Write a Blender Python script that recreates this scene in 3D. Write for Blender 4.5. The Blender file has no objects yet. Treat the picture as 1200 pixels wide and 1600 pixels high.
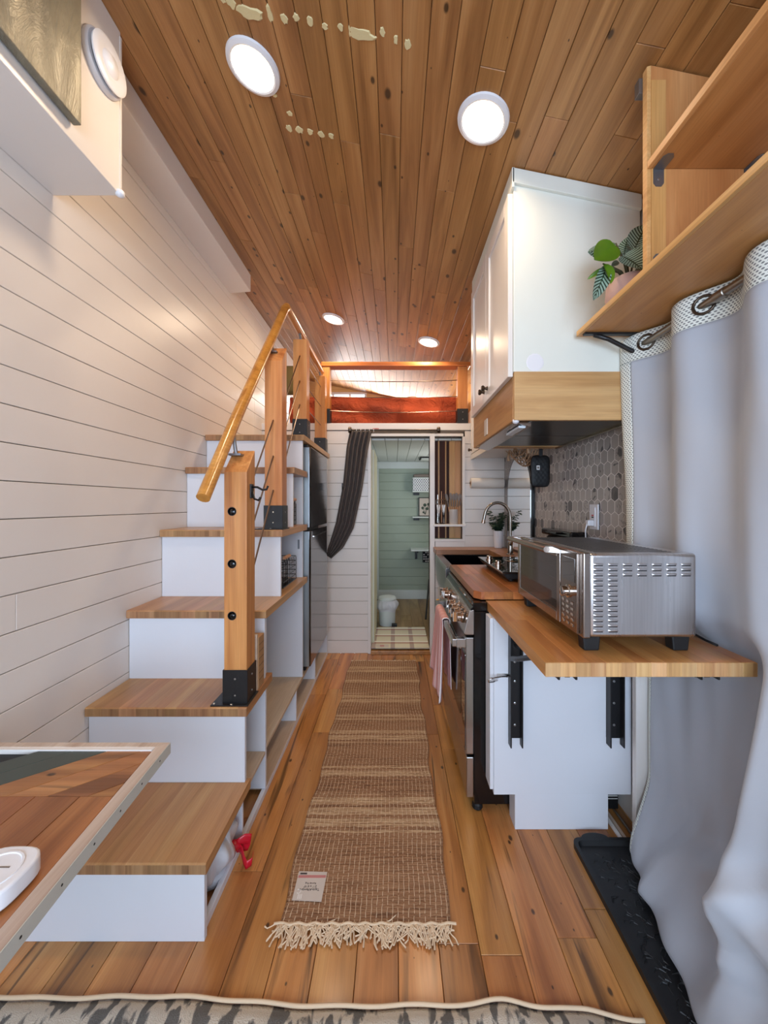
import bpy, bmesh, math, random
from mathutils import Vector, Matrix
random.seed(7)
R = random.Random(11)
D = bpy.data
COL = bpy.context.scene.collection
sc = bpy.context.scene
H = 1.35                      # eye height above the floor

# ------------------------------------------------------------------ camera
cd = D.cameras.new('camera'); cam = D.objects.new('camera', cd); COL.objects.link(cam)
cam.location = (0, 0, H); cam.rotation_euler = (math.radians(90), 0, 0)
cd.sensor_fit = 'HORIZONTAL'; cd.sensor_width = 36; cd.lens = 18.0
cd.shift_x = -16/1200; cd.shift_y = -12/1200; cd.clip_start = 0.03
sc.camera = cam
# ------------------------------------------------------------------ world, light, exposure
w = D.worlds.new('world'); sc.world = w; w.use_nodes = True
nt = w.node_tree; nt.nodes.clear()
wo = nt.nodes.new('ShaderNodeOutputWorld'); bg = nt.nodes.new('ShaderNodeBackground')
bg.inputs[0].default_value = (0.72, 0.84, 1.0, 1); bg.inputs[1].default_value = 4.0
nt.links.new(bg.outputs[0], wo.inputs[0])
def area(name, loc, rot, sx, sy, power, col, spread=180):
    l = D.lights.new(name, 'AREA'); l.shape = 'RECTANGLE'; l.size = sx; l.size_y = sy
    l.energy = power; l.color = col; l.spread = math.radians(spread)
    o = D.objects.new(name, l); COL.objects.link(o); o.location = loc; o.rotation_euler = [math.radians(a) for a in rot]
    return o
# daylight coming in through the windows (behind the camera, the loft rear)
area('daylight_window_front', (-0.1, -1.62, 1.5), (90, 0, 0), 1.7, 1.5, 78, (0.60, 0.77, 1.0))
area('daylight_window_loft', (-0.1, 5.2, 2.68), (90, 0, 180), 1.6, 0.34, 15, (1.0, 0.90, 0.82))
area('added_light_loft_side', (0.975, 4.30, 2.46), (90, 0, 90), 0.9, 0.16, 9, (1.0, 0.92, 0.80))  # added to brighten the loft rear wall; its side window is made up too
area('fill_light_bathroom', (0.85, 4.4, 1.5), (90, 0, 90), 0.5, 0.6, 7, (1.0, 0.97, 0.93))  # area light brightening the bathroom from inside; no window is built there
sc.view_settings.view_transform = 'Standard'; sc.view_settings.look = 'None'
sc.view_settings.exposure = -0.14; sc.view_settings.gamma = 1.0; sc.view_settings.use_curve_mapping = False

# ------------------------------------------------------------------ materials
def lin(c):
    return tuple(((v/255)/12.92 if v/255 <= 0.04045 else ((v/255+0.055)/1.055)**2.4) for v in c)
def rgba(c): return (*lin(c), 1)
MATS = {}
class N:
    def __init__(s, name, rough=0.5, metal=0.0):
        s.m = D.materials.new(name); s.m.use_nodes = True; s.t = s.m.node_tree; s.n = s.t.nodes
        s.b = s.n['Principled BSDF']; s.b.inputs['Roughness'].default_value = rough; s.b.inputs['Metallic'].default_value = metal
        MATS[name] = s.m
    def new(s, k, **kw):
        x = s.n.new(k)
        for a, v in kw.items(): setattr(x, a, v)
        return x
    def link(s, a, b): s.t.links.new(a, b)
    def ramp(s, fac, stops):
        r = s.new('ShaderNodeValToRGB'); e = r.color_ramp.elements
        while len(e) < len(stops): e.new(0.5)
        for el, (p, c) in zip(e, stops): el.position = p; el.color = c
        s.link(fac, r.inputs[0]); return r.outputs[0]
    def math(s, op, a, b=None, c=None):
        x = s.new('ShaderNodeMath', operation=op)
        for i, v in enumerate((a, b, c)):
            if v is None: continue
            if isinstance(v, (int, float)): x.inputs[i].default_value = v
            else: s.link(v, x.inputs[i])
        return x.outputs[0]
    def mix(s, fac, a, b, blend='MIX'):
        x = s.new('ShaderNodeMix', data_type='RGBA', blend_type=blend)
        for i, v in ((0, fac), (6, a), (7, b)):
            if isinstance(v, (int, float)): x.inputs[i].default_value = v
            elif isinstance(v, tuple): x.inputs[i].default_value = v
            else: s.link(v, x.inputs[i])
        return x.outputs[2]
    def coords(s, scale=(1, 1, 1), rnd=True, kind='Object', rot=(0,0,0)):
        tc = s.new('ShaderNodeTexCoord'); v = tc.outputs[kind]
        if rnd:
            oi = s.new('ShaderNodeObjectInfo'); vm = s.new('ShaderNodeVectorMath', operation='MULTIPLY_ADD')
            cb = s.new('ShaderNodeCombineXYZ')
            for i, k in enumerate((13.1, 37.7, 71.3)): s.link(s.math('MULTIPLY', oi.outputs['Random'], k), cb.inputs[i])
            s.link(v, vm.inputs[0]); vm.inputs[1].default_value = (1, 1, 1); s.link(cb.outputs[0], vm.inputs[2]); v = vm.outputs[0]
        mp = s.new('ShaderNodeMapping'); mp.inputs['Scale'].default_value = scale; mp.inputs['Rotation'].default_value = rot; s.link(v, mp.inputs[0])
        return mp.outputs[0]
    def noise(s, vec, scale=5, detail=4, rough=0.5, dist=0.0, dims='3D'):
        x = s.new('ShaderNodeTexNoise', noise_dimensions=dims); x.inputs['Scale'].default_value = scale
        x.inputs['Detail'].default_value = detail; x.inputs['Roughness'].default_value = rough; x.inputs['Distortion'].default_value = dist
        s.link(vec, x.inputs['Vector']); return x.outputs['Fac']
    def base(s, c):
        if isinstance(c, tuple): s.b.inputs['Base Color'].default_value = c
        else: s.link(c, s.b.inputs['Base Color'])
    def bump(s, h, strength=0.2, dist=0.01):
        b = s.new('ShaderNodeBump'); b.inputs['Strength'].default_value = strength; b.inputs['Distance'].default_value = dist
        s.link(h, b.inputs['Height']); s.link(b.outputs[0], s.b.inputs['Normal'])

def plain(name, c, rough=0.5, metal=0.0, var=0.04, bump=0.0, bscale=60, spec=None, coat=0.0):
    k = N(name, rough, metal); v = k.coords()
    n = k.noise(v, 6, 3)
    a = rgba(c); d = tuple(x*(1-var*3) for x in a[:3]) + (1,)
    k.base(k.mix(k.math('MULTIPLY', n, 0.7), a, d))
    if bump: k.bump(k.noise(v, bscale, 4), bump, 0.004)
    if spec is not None: k.b.inputs['Specular IOR Level'].default_value = spec
    if coat: k.b.inputs['Coat Weight'].default_value = coat; k.b.inputs['Coat Roughness'].default_value = 0.08
    return k.m

def wood(name, dark, mid, light, axis='Y', rough=0.38, ring=9.0, var=0.35, knots=0.0, streak=0.0, rnd=True, coat=0.0, fine=0.35, bumpy=0.1, hv=0.014):
    """grain runs along axis; every board differs through its own random number"""
    k = N(name, rough)
    def sc3(al, cr): return {'X': (al, cr, cr), 'Y': (cr, al, cr), 'Z': (cr, cr, al)}[axis]
    v = k.coords(sc3(0.9, ring), rnd)
    n1 = k.noise(v, 1.0, 5, 0.55, 0.9)
    col = k.ramp(n1, [(0.30, rgba(dark)), (0.50, rgba(mid)), (0.72, rgba(light))])
    # cathedral rings
    wv = k.new('ShaderNodeTexWave', wave_type='RINGS', rings_direction=axis); wv.inputs['Scale'].default_value = 1.1
    wv.inputs['Distortion'].default_value = 5.0; wv.inputs['Detail'].default_value = 2.0; wv.inputs['Detail Scale'].default_value = 0.7
    k.link(v, wv.inputs['Vector'])
    col = k.mix(k.math('MULTIPLY', wv.outputs['Fac'], 0.22), col, rgba(dark), 'MIX')
    vf = k.coords(sc3(5, 220), rnd)
    nf = k.noise(vf, 1.0, 2)
    col = k.mix(fine, col, k.ramp(nf, [(0.3, (0.62, 0.55, 0.5, 1)), (0.7, (1, 1, 1, 1))]), 'MULTIPLY')
    if streak:
        vs = k.coords(sc3(0.9, 16), rnd); ns = k.noise(vs, 1.0, 3, 0.5, 1.6)
        col = k.mix(k.ramp(ns, [(0.60, (0, 0, 0, 1)), (0.70, (streak,)*3 + (1,))]), col, rgba(tuple(int(x*0.42) for x in dark)))
    if knots:
        vk = k.coords(sc3(6.0, 10.5), rnd)
        vo = k.new('ShaderNodeTexVoronoi', voronoi_dimensions='2D'); vo.inputs['Scale'].default_value = 1.0; k.link(vk, vo.inputs['Vector'])
        sep = k.new('ShaderNodeSeparateColor'); k.link(vo.outputs['Color'], sep.inputs[0])
        sz = k.math('MULTIPLY', k.math('POWER', sep.outputs[0], 3.0), knots*1.25)
        f = k.math('SUBTRACT', 1.0, k.math('DIVIDE', vo.outputs['Distance'], k.math('MAXIMUM', sz, 0.001)))
        f = k.math('MINIMUM', k.math('MAXIMUM', k.math('MULTIPLY', f, 1.8), 0.0), 0.85)
        col = k.mix(f, col, rgba(tuple(int(x*0.30) for x in dark)))
    oi = k.new('ShaderNodeObjectInfo')
    hs = k.new('ShaderNodeHueSaturation'); k.link(col, hs.inputs['Color'])
    k.link(k.math('MULTIPLY_ADD', oi.outputs['Random'], var, 1 - var*0.5), hs.inputs['Value'])
    r2 = k.math('FRACT', k.math('MULTIPLY', oi.outputs['Random'], 17.3))
    k.link(k.math('MULTIPLY_ADD', r2, hv, 0.5-hv*0.4), hs.inputs['Hue'])
    k.base(hs.outputs[0])
    if bumpy: k.bump(nf, bumpy, 0.002)
    if coat: k.b.inputs['Coat Weight'].default_value = coat; k.b.inputs['Coat Roughness'].default_value = 0.15
    return k.m

def metal(name, c, rough=0.25, brush=None, aniso=0.0):
    k = N(name, rough, 1.0)
    if brush:
        v = k.coords(brush, False); n = k.noise(v, 1.0, 3)
        k.base(k.mix(n, rgba(c), rgba(tuple(int(x*0.82) for x in c))))
        k.link(k.math('MULTIPLY_ADD', n, 0.16, rough-0.08), k.b.inputs['Roughness']); k.bump(n, 0.05, 0.001)
    else:
        v = k.coords(); n = k.noise(v, 8, 3)
        k.base(k.mix(n, rgba(c), rgba(tuple(int(x*0.9) for x in c))))
    return k.m

def emis(name, c, strength):
    k = N(name); k.base(rgba(c)); k.b.inputs['Emission Color'].default_value = rgba(c); k.b.inputs['Emission Strength'].default_value = strength
    return k.m

M = dict(
    white=plain('white_semigloss_paint', (234, 228, 222), 0.34, var=0.02, bump=0.06, bscale=25),
    wallpaint=plain('white_shiplap_paint', (232, 224, 216), 0.36, var=0.02, bump=0.08, bscale=30),
    groove=plain('shiplap_groove', (120, 108, 96), 0.8),
    cab=plain('cabinet_white', (228, 231, 222), 0.4, var=0.015, bump=0.04),
    riser=plain('riser_white', (226, 228, 234), 0.45, var=0.02, bump=0.06),
    green=plain('sage_green_paint', (158, 170, 154), 0.5, var=0.03),
    greengroove=plain('pale_green_groove', (196, 208, 190), 0.6),
    bathwhite=plain('bathroom_white', (206, 214, 212), 0.5, var=0.02),
    yellowwhite=plain('cream_door_paint', (214, 212, 180), 0.5),
    ceilwood_b=plain('ceiling_gap_brown', (70, 42, 22), 0.8),
    floorgap=plain('floor_gap_brown', (46, 26, 14), 0.8),
    floor=wood('hickory_floor', (146, 92, 46), (194, 130, 70), (214, 156, 94), 'Y', 0.30, 11, 0.46, 0.08, 0.75, coat=0.15),
    ceil=wood('pine_ceiling', (138, 92, 50), (178, 126, 74), (200, 150, 96), 'Y', 0.36, 13, 0.12, 0.14, 0.0, hv=0.006),
    tread=wood('maple_tread', (164, 116, 74), (196, 146, 98), (212, 166, 118), 'Y', 0.34, 9, 0.16, 0.0, 0.12),
    treadend=wood('maple_end_grain', (132, 92, 60), (170, 126, 86), (190, 148, 106), 'Z', 0.5, 26, 0.35),
    fir_z=wood('fir_post', (178, 108, 56), (214, 146, 84), (232, 172, 108), 'Z', 0.36, 17, 0.22, 0.02),
    fir_y=wood('fir_rail', (166, 98, 46), (204, 134, 70), (224, 160, 92), 'Y', 0.3, 22, 0.15, coat=0.3),
    fir_x=wood('fir_rail_x', (176, 96, 42), (210, 126, 62), (224, 146, 80), 'X', 0.3, 20, 0.15, coat=0.3),
    rail=wood('oak_handrail', (172, 108, 44), (206, 140, 64), (222, 160, 84), 'Y', 0.28, 20, 0.1, coat=0.4),
    shelf_y=wood('cherry_shelf', (160, 104, 54), (198, 138, 80), (214, 156, 98), 'Y', 0.42, 7, 0.15, 0.02),
    shelf_z=wood('cherry_shelf_upright', (180, 116, 60), (216, 156, 94), (230, 180, 120), 'Z', 0.42, 6, 0.1),
    edge=wood('pale_shelf_edge', (206, 148, 86), (228, 172, 108), (236, 188, 128), 'Y', 0.45, 20, 0.1),
    edgez=wood('pale_shelf_band', (196, 136, 78), (222, 162, 100), (232, 178, 118), 'Z', 0.45, 8, 0.1),
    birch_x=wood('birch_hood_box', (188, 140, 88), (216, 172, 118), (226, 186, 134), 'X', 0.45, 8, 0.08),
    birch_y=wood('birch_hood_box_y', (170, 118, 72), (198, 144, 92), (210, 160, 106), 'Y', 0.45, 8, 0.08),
    block=wood('butcher_block_stave', (150, 84, 42), (188, 116, 64), (210, 144, 90), 'Y', 0.28, 9, 0.40, 0.0, coat=0.3),
    blockx=wood('butcher_block_x', (130, 84, 52), (166, 114, 74), (188, 140, 98), 'X', 0.35, 9, 0.2),
    blockboard=wood('maple_board_stave', (172, 110, 58), (202, 140, 82), (216, 158, 100), 'Y', 0.30, 9, 0.16, coat=0.3),
    blockend=wood('end_grain_block', (182, 130, 82), (214, 166, 112), (228, 188, 138), 'Z', 0.5, 30, 0.30),
    ply=wood('pale_birch_ply', (186, 160, 134), (208, 184, 158), (220, 200, 178), 'Y', 0.5, 6, 0.06),
    barn_x=wood('reclaimed_fir_x', (116, 70, 36), (164, 106, 60), (190, 136, 84), 'X', 0.32, 12, 0.3, 0.2, 0.5, coat=0.2),
    barn_y=wood('reclaimed_fir_y', (116, 70, 36), (160, 102, 56), (186, 132, 80), 'Y', 0.32, 12, 0.4, 0.2, 0.5, coat=0.2),
    trimwood=wood('whitewashed_strip', (176, 150, 132), (204, 184, 168), (222, 208, 196), 'Y', 0.5, 16, 0.1),
    trimpaint=plain('pale_painted_strip', (196, 194, 184), 0.55),
    darkgreenwood=plain('dark_green_board', (66, 76, 70), 0.4, var=0.05),
    walnut=wood('walnut_strip', (44, 16, 8), (66, 26, 14), (86, 36, 20), 'Z', 0.75, 10, 0.1),
    mapleback=wood('maple_strip', (172, 118, 64), (200, 146, 88), (212, 160, 102), 'Z', 0.4, 10, 0.1),
    loftwood=wood('yellow_pine_loft_wall', (204, 150, 90), (226, 178, 116), (236, 192, 134), 'X', 0.4, 10, 0.1),
    bathfloor=wood('bath_floor', (122, 94, 60), (160, 130, 88), (180, 150, 108), 'Y', 0.4, 9, 0.4, 0.04, 0.2),
    black=plain('black_powder_coat', (26, 26, 28), 0.4, var=0.05, bump=0.1, bscale=200),
    blackgloss=plain('black_gloss', (10, 10, 12), 0.12, var=0.0),
    blackmatte=plain('black_matte', (18, 18, 20), 0.6, var=0.05),
    rubber=plain('black_rubber', (24, 25, 27), 0.5, var=0.1, bump=0.2, bscale=60),
    steel=metal('brushed_steel', (196, 194, 192), 0.24, (3, 300, 3)),
    steelv=metal('oven_side_steel', (228, 228, 230), 0.30, (120, 3, 3)),
    fridge=metal('fridge_steel', (126, 126, 128), 0.12, (3, 3, 260)),
    fridgeside=metal('fridge_edge_steel', (178, 186, 190), 0.35),
    chrome=metal('chrome', (225, 222, 218), 0.08),
    nickel=metal('brushed_nickel', (166, 158, 148), 0.22),
    rod=metal('curtain_rod_nickel', (158, 150, 140), 0.34),
    bronze=metal('aged_bronze', (92, 80, 70), 0.35),
    zinc=metal('zinc_bracket', (150, 152, 156), 0.5),
    screw=metal('screw_steel', (190, 190, 190), 0.3),
    ovensteel=metal('oven_front_steel', (178, 166, 158), 0.2, (3, 300, 3)),
    cable=metal('steel_cable', (150, 132, 118), 0.35),
    hoodmetal=metal('hood_underside', (84, 80, 74), 0.28),
    drape=plain('grey_drape_cloth', (92, 84, 80), 0.85, var=0.06, bump=0.25, bscale=350),
    pink=None, rust=None,
    cream=plain('cream_plastic', (222, 210, 196), 0.5),
    plastic=plain('white_plastic', (232, 232, 236), 0.32, var=0.01),
    bag=plain('thin_white_bag', (214, 216, 222), 0.35, var=0.05),
    red=plain('red_ribbon', (206, 22, 44), 0.3, var=0.05),
    putty=plain('cream_wood_filler', (226, 210, 160), 0.8, var=0.05, bump=0.3, bscale=90),
    rope=plain('jute_macrame_rope', (196, 164, 132), 0.85, var=0.08, bump=0.3, bscale=300),
    grayutensil=plain('grey_silicone', (124, 112, 104), 0.55),
    crock=plain('stoneware_crock', (196, 186, 178), 0.4),
    leafdark=plain('dark_eucalyptus_leaf', (52, 74, 56), 0.5, var=0.15),
    stem=plain('plant_stem', (74, 72, 44), 0.6),
    potpink=plain('pink_terrazzo_pot', (206, 168, 156), 0.7, var=0.12, bump=0.4, bscale=60),
    soil=plain('dark_soil', (40, 30, 22), 0.9, bump=0.6),
    paper=plain('paper_towel', (228, 218, 206), 0.9, var=0.03, bump=0.4, bscale=220),
    card=plain('cardboard', (176, 134, 92), 0.7, var=0.05),
    cork=plain('cork_handle', (206, 154, 116), 0.6),
    olive=plain('olive_cushion_cloth', (98, 84, 46), 0.9, bump=0.3, bscale=300),
    yellow=plain('yellow_plastic', (232, 168, 20), 0.4),
    towelback=plain('lavender_towel', (214, 200, 216), 0.9, bump=0.4, bscale=300),
    grout=plain('pale_grout', (246, 242, 236), 0.8),
    rugtag=plain('rug_tag_card', (206, 194, 184), 0.6, var=0.02),
    tagpink=plain('tag_pink_band', (196, 128, 126), 0.6, var=0.02),
    ink=plain('printed_ink', (60, 56, 60), 0.6, var=0.0),
    inkwhite=plain('white_print', (236, 232, 228), 0.6, var=0.0),
    bluewhite=plain('pale_blue_white', (214, 224, 232), 0.5),
    copper=metal('warm_chrome', (216, 196, 182), 0.15),
    warp=plain('cream_cotton_warp', (226, 200, 168), 0.9, var=0.04),
    lamp=emis('lamp_diffuser_glow', (255, 236, 208), 14.0),
)
# glass
k = N('clear_glass', 0.02); k.base((0.9, 0.93, 0.93, 1)); k.b.inputs['Transmission Weight'].default_value = 1.0; k.b.inputs['IOR'].default_value = 1.2; M['glass'] = k.m
k = N('dark_oven_glass', 0.05); k.base((0.30, 0.26, 0.24, 1)); k.b.inputs['Transmission Weight'].default_value = 0.85; k.b.inputs['IOR'].default_value = 1.3; M['ovenglass'] = k.m
k = N('black_mirror_glass', 0.04); k.base((0.012, 0.010, 0.010, 1)); k.b.inputs['Coat Weight'].default_value = 1.0; k.b.inputs['IOR'].default_value = 1.9; M['blackglass'] = k.m
k = N('mirror_silver', 0.01, 1.0); k.base((0.86, 0.88, 0.88, 1)); M['mirror'] = k.m
k = N('canvas_bronze', 0.42, 0.25)
v = k.coords((6, 2, 2)); k.base(k.ramp(k.noise(v, 1.5, 6, 0.6, 1.2), [(0.3, rgba((112, 108, 94))), (0.6, rgba((148, 142, 122))), (0.8, rgba((178, 170, 150)))]))
k.bump(k.noise(k.coords((3, 3, 1)), 3, 7, 0.7, 2.0), 0.5, 0.02); M['canvas'] = k.m
# rust bedding with a woven crease pattern
k = N('rust_bedding', 0.85); v = k.coords((1, 1, 1))
k.base(k.ramp(k.noise(v, 3, 5), [(0.3, rgba((120, 42, 14))), (0.7, rgba((172, 68, 26)))])); k.bump(k.noise(v, 6, 5, 0.6, 2.0), 0.9, 0.06); M['rust'] = k.m
# pink striped towel (uv)
k = N('pink_towel', 0.9); uv = k.new('ShaderNodeTexCoord').outputs['UV']; sp = k.new('ShaderNodeSeparateXYZ'); k.link(uv, sp.inputs[0])
st = k.math('GREATER_THAN', k.math('FRACT', k.math('MULTIPLY', sp.outputs[0], 5.0)), 0.86)
ed = k.math('GREATER_THAN', k.math('ABSOLUTE', k.math('SUBTRACT', sp.outputs[0], 0.5)), 0.47)
k.base(k.mix(k.math('MAXIMUM', k.math('MULTIPLY', st, 0.5), ed), rgba((226, 168, 164)), rgba((242, 228, 226))))
k.bump(k.noise(k.coords(), 260, 3), 0.4, 0.003); M['pink'] = k.m
# curtain lining: smooth bluish grey cloth
k = N('curtain_lining', 0.48); v = k.coords((1, 1, 1), False)
k.base(k.mix(k.noise(v, 3, 3), rgba((184, 188, 196)), rgba((172, 177, 187)))); k.bump(k.noise(k.coords((1, 1, 1), False), 420, 2), 0.12, 0.001)
k.b.inputs['Sheen Weight'].default_value = 0.2; M['lining'] = k.m
# curtain face: white with grey woven dots (uv in metres)
def dotted(name, a, b, pu, pv):
    k = N(name, 0.85); uv = k.new('ShaderNodeTexCoord').outputs['UV']; sp = k.new('ShaderNodeSeparateXYZ'); k.link(uv, sp.inputs[0])
    vv = k.math('DIVIDE', sp.outputs[1], pv); row = k.math('MULTIPLY', k.math('MODULO', k.math('FLOOR', vv), 2.0), 0.5)
    uu = k.math('ADD', k.math('DIVIDE', sp.outputs[0], pu), row)
    du = k.math('SUBTRACT', k.math('FRACT', uu), 0.5); dv = k.math('SUBTRACT', k.math('FRACT', vv), 0.5)
    d = k.math('ADD', k.math('POWER', k.math('DIVIDE', du, 0.30), 2.0), k.math('POWER', k.math('DIVIDE', dv, 0.30), 2.0))
    k.base(k.mix(k.math('LESS_THAN', d, 1.0), rgba(a), rgba(b))); k.bump(k.noise(k.coords(), 300, 2), 0.2, 0.002)
    return k.m
M['dotcloth'] = dotted('dotted_curtain_face', (232, 234, 226), (122, 124, 124), 0.0125, 0.0075)
M['dotbasket'] = dotted('lattice_basket', (228, 230, 234), (20, 26, 60), 0.030, 0.020)
# calathea leaf (uv: x along the leaf, y across)
k = N('calathea_leaf', 0.35); uv = k.new('ShaderNodeTexCoord').outputs['UV']; sp = k.new('ShaderNodeSeparateXYZ'); k.link(uv, sp.inputs[0])
a = k.math('ABSOLUTE', k.math('SUBTRACT', sp.outputs[1], 0.5))
s_ = k.math('FRACT', k.math('MULTIPLY_ADD', sp.outputs[0], 10.0, k.math('MULTIPLY', a, -4.5)))
stripe = k.ramp(s_, [(0.0, (0, 0, 0, 1)), (0.34, (0, 0, 0, 1)), (0.42, (1, 1, 1, 1)), (0.92, (1, 1, 1, 1)), (1.0, (0, 0, 0, 1))])
mid = k.math('LESS_THAN', a, 0.03)
top = k.mix(mid, k.mix(stripe, rgba((22, 42, 30)), rgba((150, 176, 158))), rgba((40, 60, 34)))
geo = k.new('ShaderNodeNewGeometry')
k.base(top); M['calathea'] = k.m
k = N('calathea_green', 0.4); v = k.coords(); k.base(k.mix(k.noise(v, 20, 3), rgba((112, 150, 30)), rgba((74, 120, 26)))); M['calgreen'] = k.m
# marble tile
k = N('marble_tile', 0.32); v = k.coords((1, 1, 1)); oi = k.new('ShaderNodeObjectInfo')
n1 = k.noise(v, 11, 2, 0.5, 1.2); n2 = k.noise(v, 16, 3, 0.5, 1.0)
vein = k.ramp(k.math('ABSOLUTE', k.math('SUBTRACT', n2, 0.5)), [(0.0, (0.8, 0.8, 0.8, 1)), (0.012, (0.3, 0.3, 0.3, 1)), (0.03, (0, 0, 0, 1))])
patch = k.ramp(n1, [(0.645, (0, 0, 0, 1)), (0.675, (1, 1, 1, 1))])
rr0 = k.math('FRACT', k.math('MULTIPLY', oi.outputs['Random'], 91.7))
f = k.math('MAXIMUM', k.math('MAXIMUM', k.math('MULTIPLY', vein, k.math('GREATER_THAN', rr0, 0.5)), patch), k.math('MULTIPLY', k.math('GREATER_THAN', rr0, 0.95), 0.85))
tone = k.mix(oi.outputs['Random'], rgba((188, 180, 172)), rgba((158, 152, 147)))
k.base(k.mix(f, tone, rgba((88, 86, 88)))); M['tile'] = k.m
# jute runner: weft colour bands across, darker yarns within
k = N('jute_weft', 0.95); tc = k.new('ShaderNodeTexCoord'); sp = k.new('ShaderNodeSeparateXYZ'); k.link(tc.outputs['UV'], sp.inputs[0])
y = sp.outputs[1]       # metres from near end
vv = k.new('ShaderNodeMapping'); vv.inputs['Scale'].default_value = (7, 120, 1); k.link(tc.outputs['UV'], vv.inputs[0])
yarn = k.noise(vv.outputs[0], 1.0, 4, 0.6)
vb = k.new('ShaderNodeMapping'); vb.inputs['Scale'].default_value = (0.6, 9, 1); k.link(tc.outputs['UV'], vb.inputs[0])
band = k.noise(vb.outputs[0], 1.0, 2)
brown = k.ramp(yarn, [(0.28, rgba((96, 62, 40))), (0.5, rgba((152, 110, 78))), (0.75, rgba((186, 146, 110)))])
light = k.ramp(yarn, [(0.3, rgba((140, 100, 70))), (0.5, rgba((200, 164, 126))), (0.75, rgba((226, 198, 162)))])
inb = None
for a0, a1 in ((0.34, 0.55), (0.66, 0.74), (0.93, 1.05), (1.16, 1.22), (1.36, 1.50), (1.66, 1.72), (1.84, 1.95)):
    t = k.math('MULTIPLY', k.math('GREATER_THAN', y, a0), k.math('LESS_THAN', y, a1))
    inb = t if inb is None else k.math('MAXIMUM', inb, t)
fs = k.math('FRACT', k.math('MULTIPLY', y, 17.0))
inb = k.math('MULTIPLY', inb, k.math('GREATER_THAN', k.math('ADD', fs, k.math('MULTIPLY', yarn, 0.2)), 0.42))
k.base(k.mix(k.math('MULTIPLY', inb, 0.85), k.mix(k.ramp(band, [(0.42, (0, 0, 0, 1)), (0.62, (0.7, 0.7, 0.7, 1))]), brown, rgba((168, 126, 92))), light))
k.bump(yarn, 1.0, 0.012); M['jute'] = k.m
# tufted cream rug with grey feather strokes (printed pile colour)
k = N('cream_tufted_pile', 0.95); v = k.coords((1, 1, 1), False)
vr = k.new('ShaderNodeMapping'); vr.inputs['Scale'].default_value = (30, 13, 1); vr.inputs['Rotation'].default_value = (0, 0, 0.5)
k.link(v, vr.inputs[0]); n = k.noise(vr.outputs[0], 1.0, 3, 0.5, 0.4)
k.base(k.mix(k.ramp(n, [(0.50, (0, 0, 0, 1)), (0.56, (1, 1, 1, 1))]), rgba((214, 204, 188)), rgba((112, 110, 106))))
k.bump(k.noise(v, 320, 3), 0.9, 0.006); M['tuft'] = k.m
# plaid bath mat
k = N('plaid_mat', 0.9); tc = k.new('ShaderNodeTexCoord'); sp = k.new('ShaderNodeSeparateXYZ'); k.link(tc.outputs['UV'], sp.inputs[0])
def line(o, p, wd, off=0.0): return k.math('LESS_THAN', k.math('FRACT', k.math('MULTIPLY_ADD', o, p, off)), wd)
c = k.mix(line(sp.outputs[0], 3.0, 0.22), rgba((220, 212, 188)), rgba((178, 160, 150)))
c = k.mix(k.math('MULTIPLY', line(sp.outputs[1], 3.0, 0.12, 0.45), 0.9), c, rgba((160, 92, 84)))
c = k.mix(k.math('MULTIPLY', line(sp.outputs[1], 3.0, 0.12, 0.25), 0.9), c, rgba((240, 236, 226)))
k.base(c); M['plaid'] = k.m
# botanical print
k = N('botanical_print', 0.6); tc = k.new('ShaderNodeTexCoord'); n = k.noise(k.coords((30, 30, 30), True), 1.0, 2)
k.base(k.ramp(n, [(0.38, rgba((70, 74, 70))), (0.45, rgba((196, 190, 182))), (0.64, rgba((200, 194, 186))), (0.7, rgba((150, 90, 80)))])); M['print'] = k.m

# ------------------------------------------------------------------ geometry helpers
WPOS = {}
def wpos(o): return WPOS.get(o.name, Vector((0, 0, 0))) if o else Vector((0, 0, 0))
def obj(name, bm, m, parent=None, smooth=False, bevel=0.0, seg=2, auto=None, label=None, solid=0.0, subd=0):
    co = [v.co for v in bm.verts]
    lo = Vector([min(c[i] for c in co) for i in range(3)]); hi = Vector([max(c[i] for c in co) for i in range(3)])
    c = (lo + hi) / 2
    bmesh.ops.translate(bm, verts=bm.verts, vec=-c)
    me = D.meshes.new(name); bm.to_mesh(me); bm.free()
    if isinstance(m, (list, tuple)):
        for x in m: me.materials.append(M[x])
    else: me.materials.append(M[m])
    if smooth:
        for p in me.polygons: p.use_smooth = True
    if auto: me.set_sharp_from_angle(angle=math.radians(auto))
    o = D.objects.new(name, me); COL.objects.link(o)
    if parent: o.parent = parent
    o.location = c - wpos(parent); WPOS[o.name] = c
    if bevel:
        b = o.modifiers.new('bevel', 'BEVEL'); b.width = bevel; b.segments = seg; b.limit_method = 'ANGLE'; b.angle_limit = math.radians(40)
    if solid:
        s = o.modifiers.new('solid', 'SOLIDIFY'); s.thickness = solid; s.offset = 0
    if subd:
        s = o.modifiers.new('sub', 'SUBSURF'); s.levels = subd; s.render_levels = subd
    if label: o['label'] = label
    return o
def copy_part(src, name, parent, centre):
    o = D.objects.new(name, src.data); COL.objects.link(o); o.parent = parent; o.location = Vector(centre) - wpos(parent); WPOS[o.name] = Vector(centre)
    for md in src.modifiers:
        m2 = o.modifiers.new(md.name, md.type)
        if md.type == 'BEVEL': m2.width = md.width; m2.segments = md.segments; m2.limit_method = 'ANGLE'; m2.angle_limit = md.angle_limit
    return o
def thing(name, label, cat, loc, group=None):
    o = D.objects.new(name, None); COL.objects.link(o); o.location = loc; WPOS[o.name] = Vector(loc); o.empty_display_size = 0.05
    o['label'] = label; o['category'] = cat
    if group: o['group'] = group
    return o
def tag(o, label, cat, group=None):
    o['label'] = label; o['category'] = cat
    if group: o['group'] = group
    return o
def struct(o, label=None):
    o['kind'] = 'structure'
    if label: o['label'] = label
    return o
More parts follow.
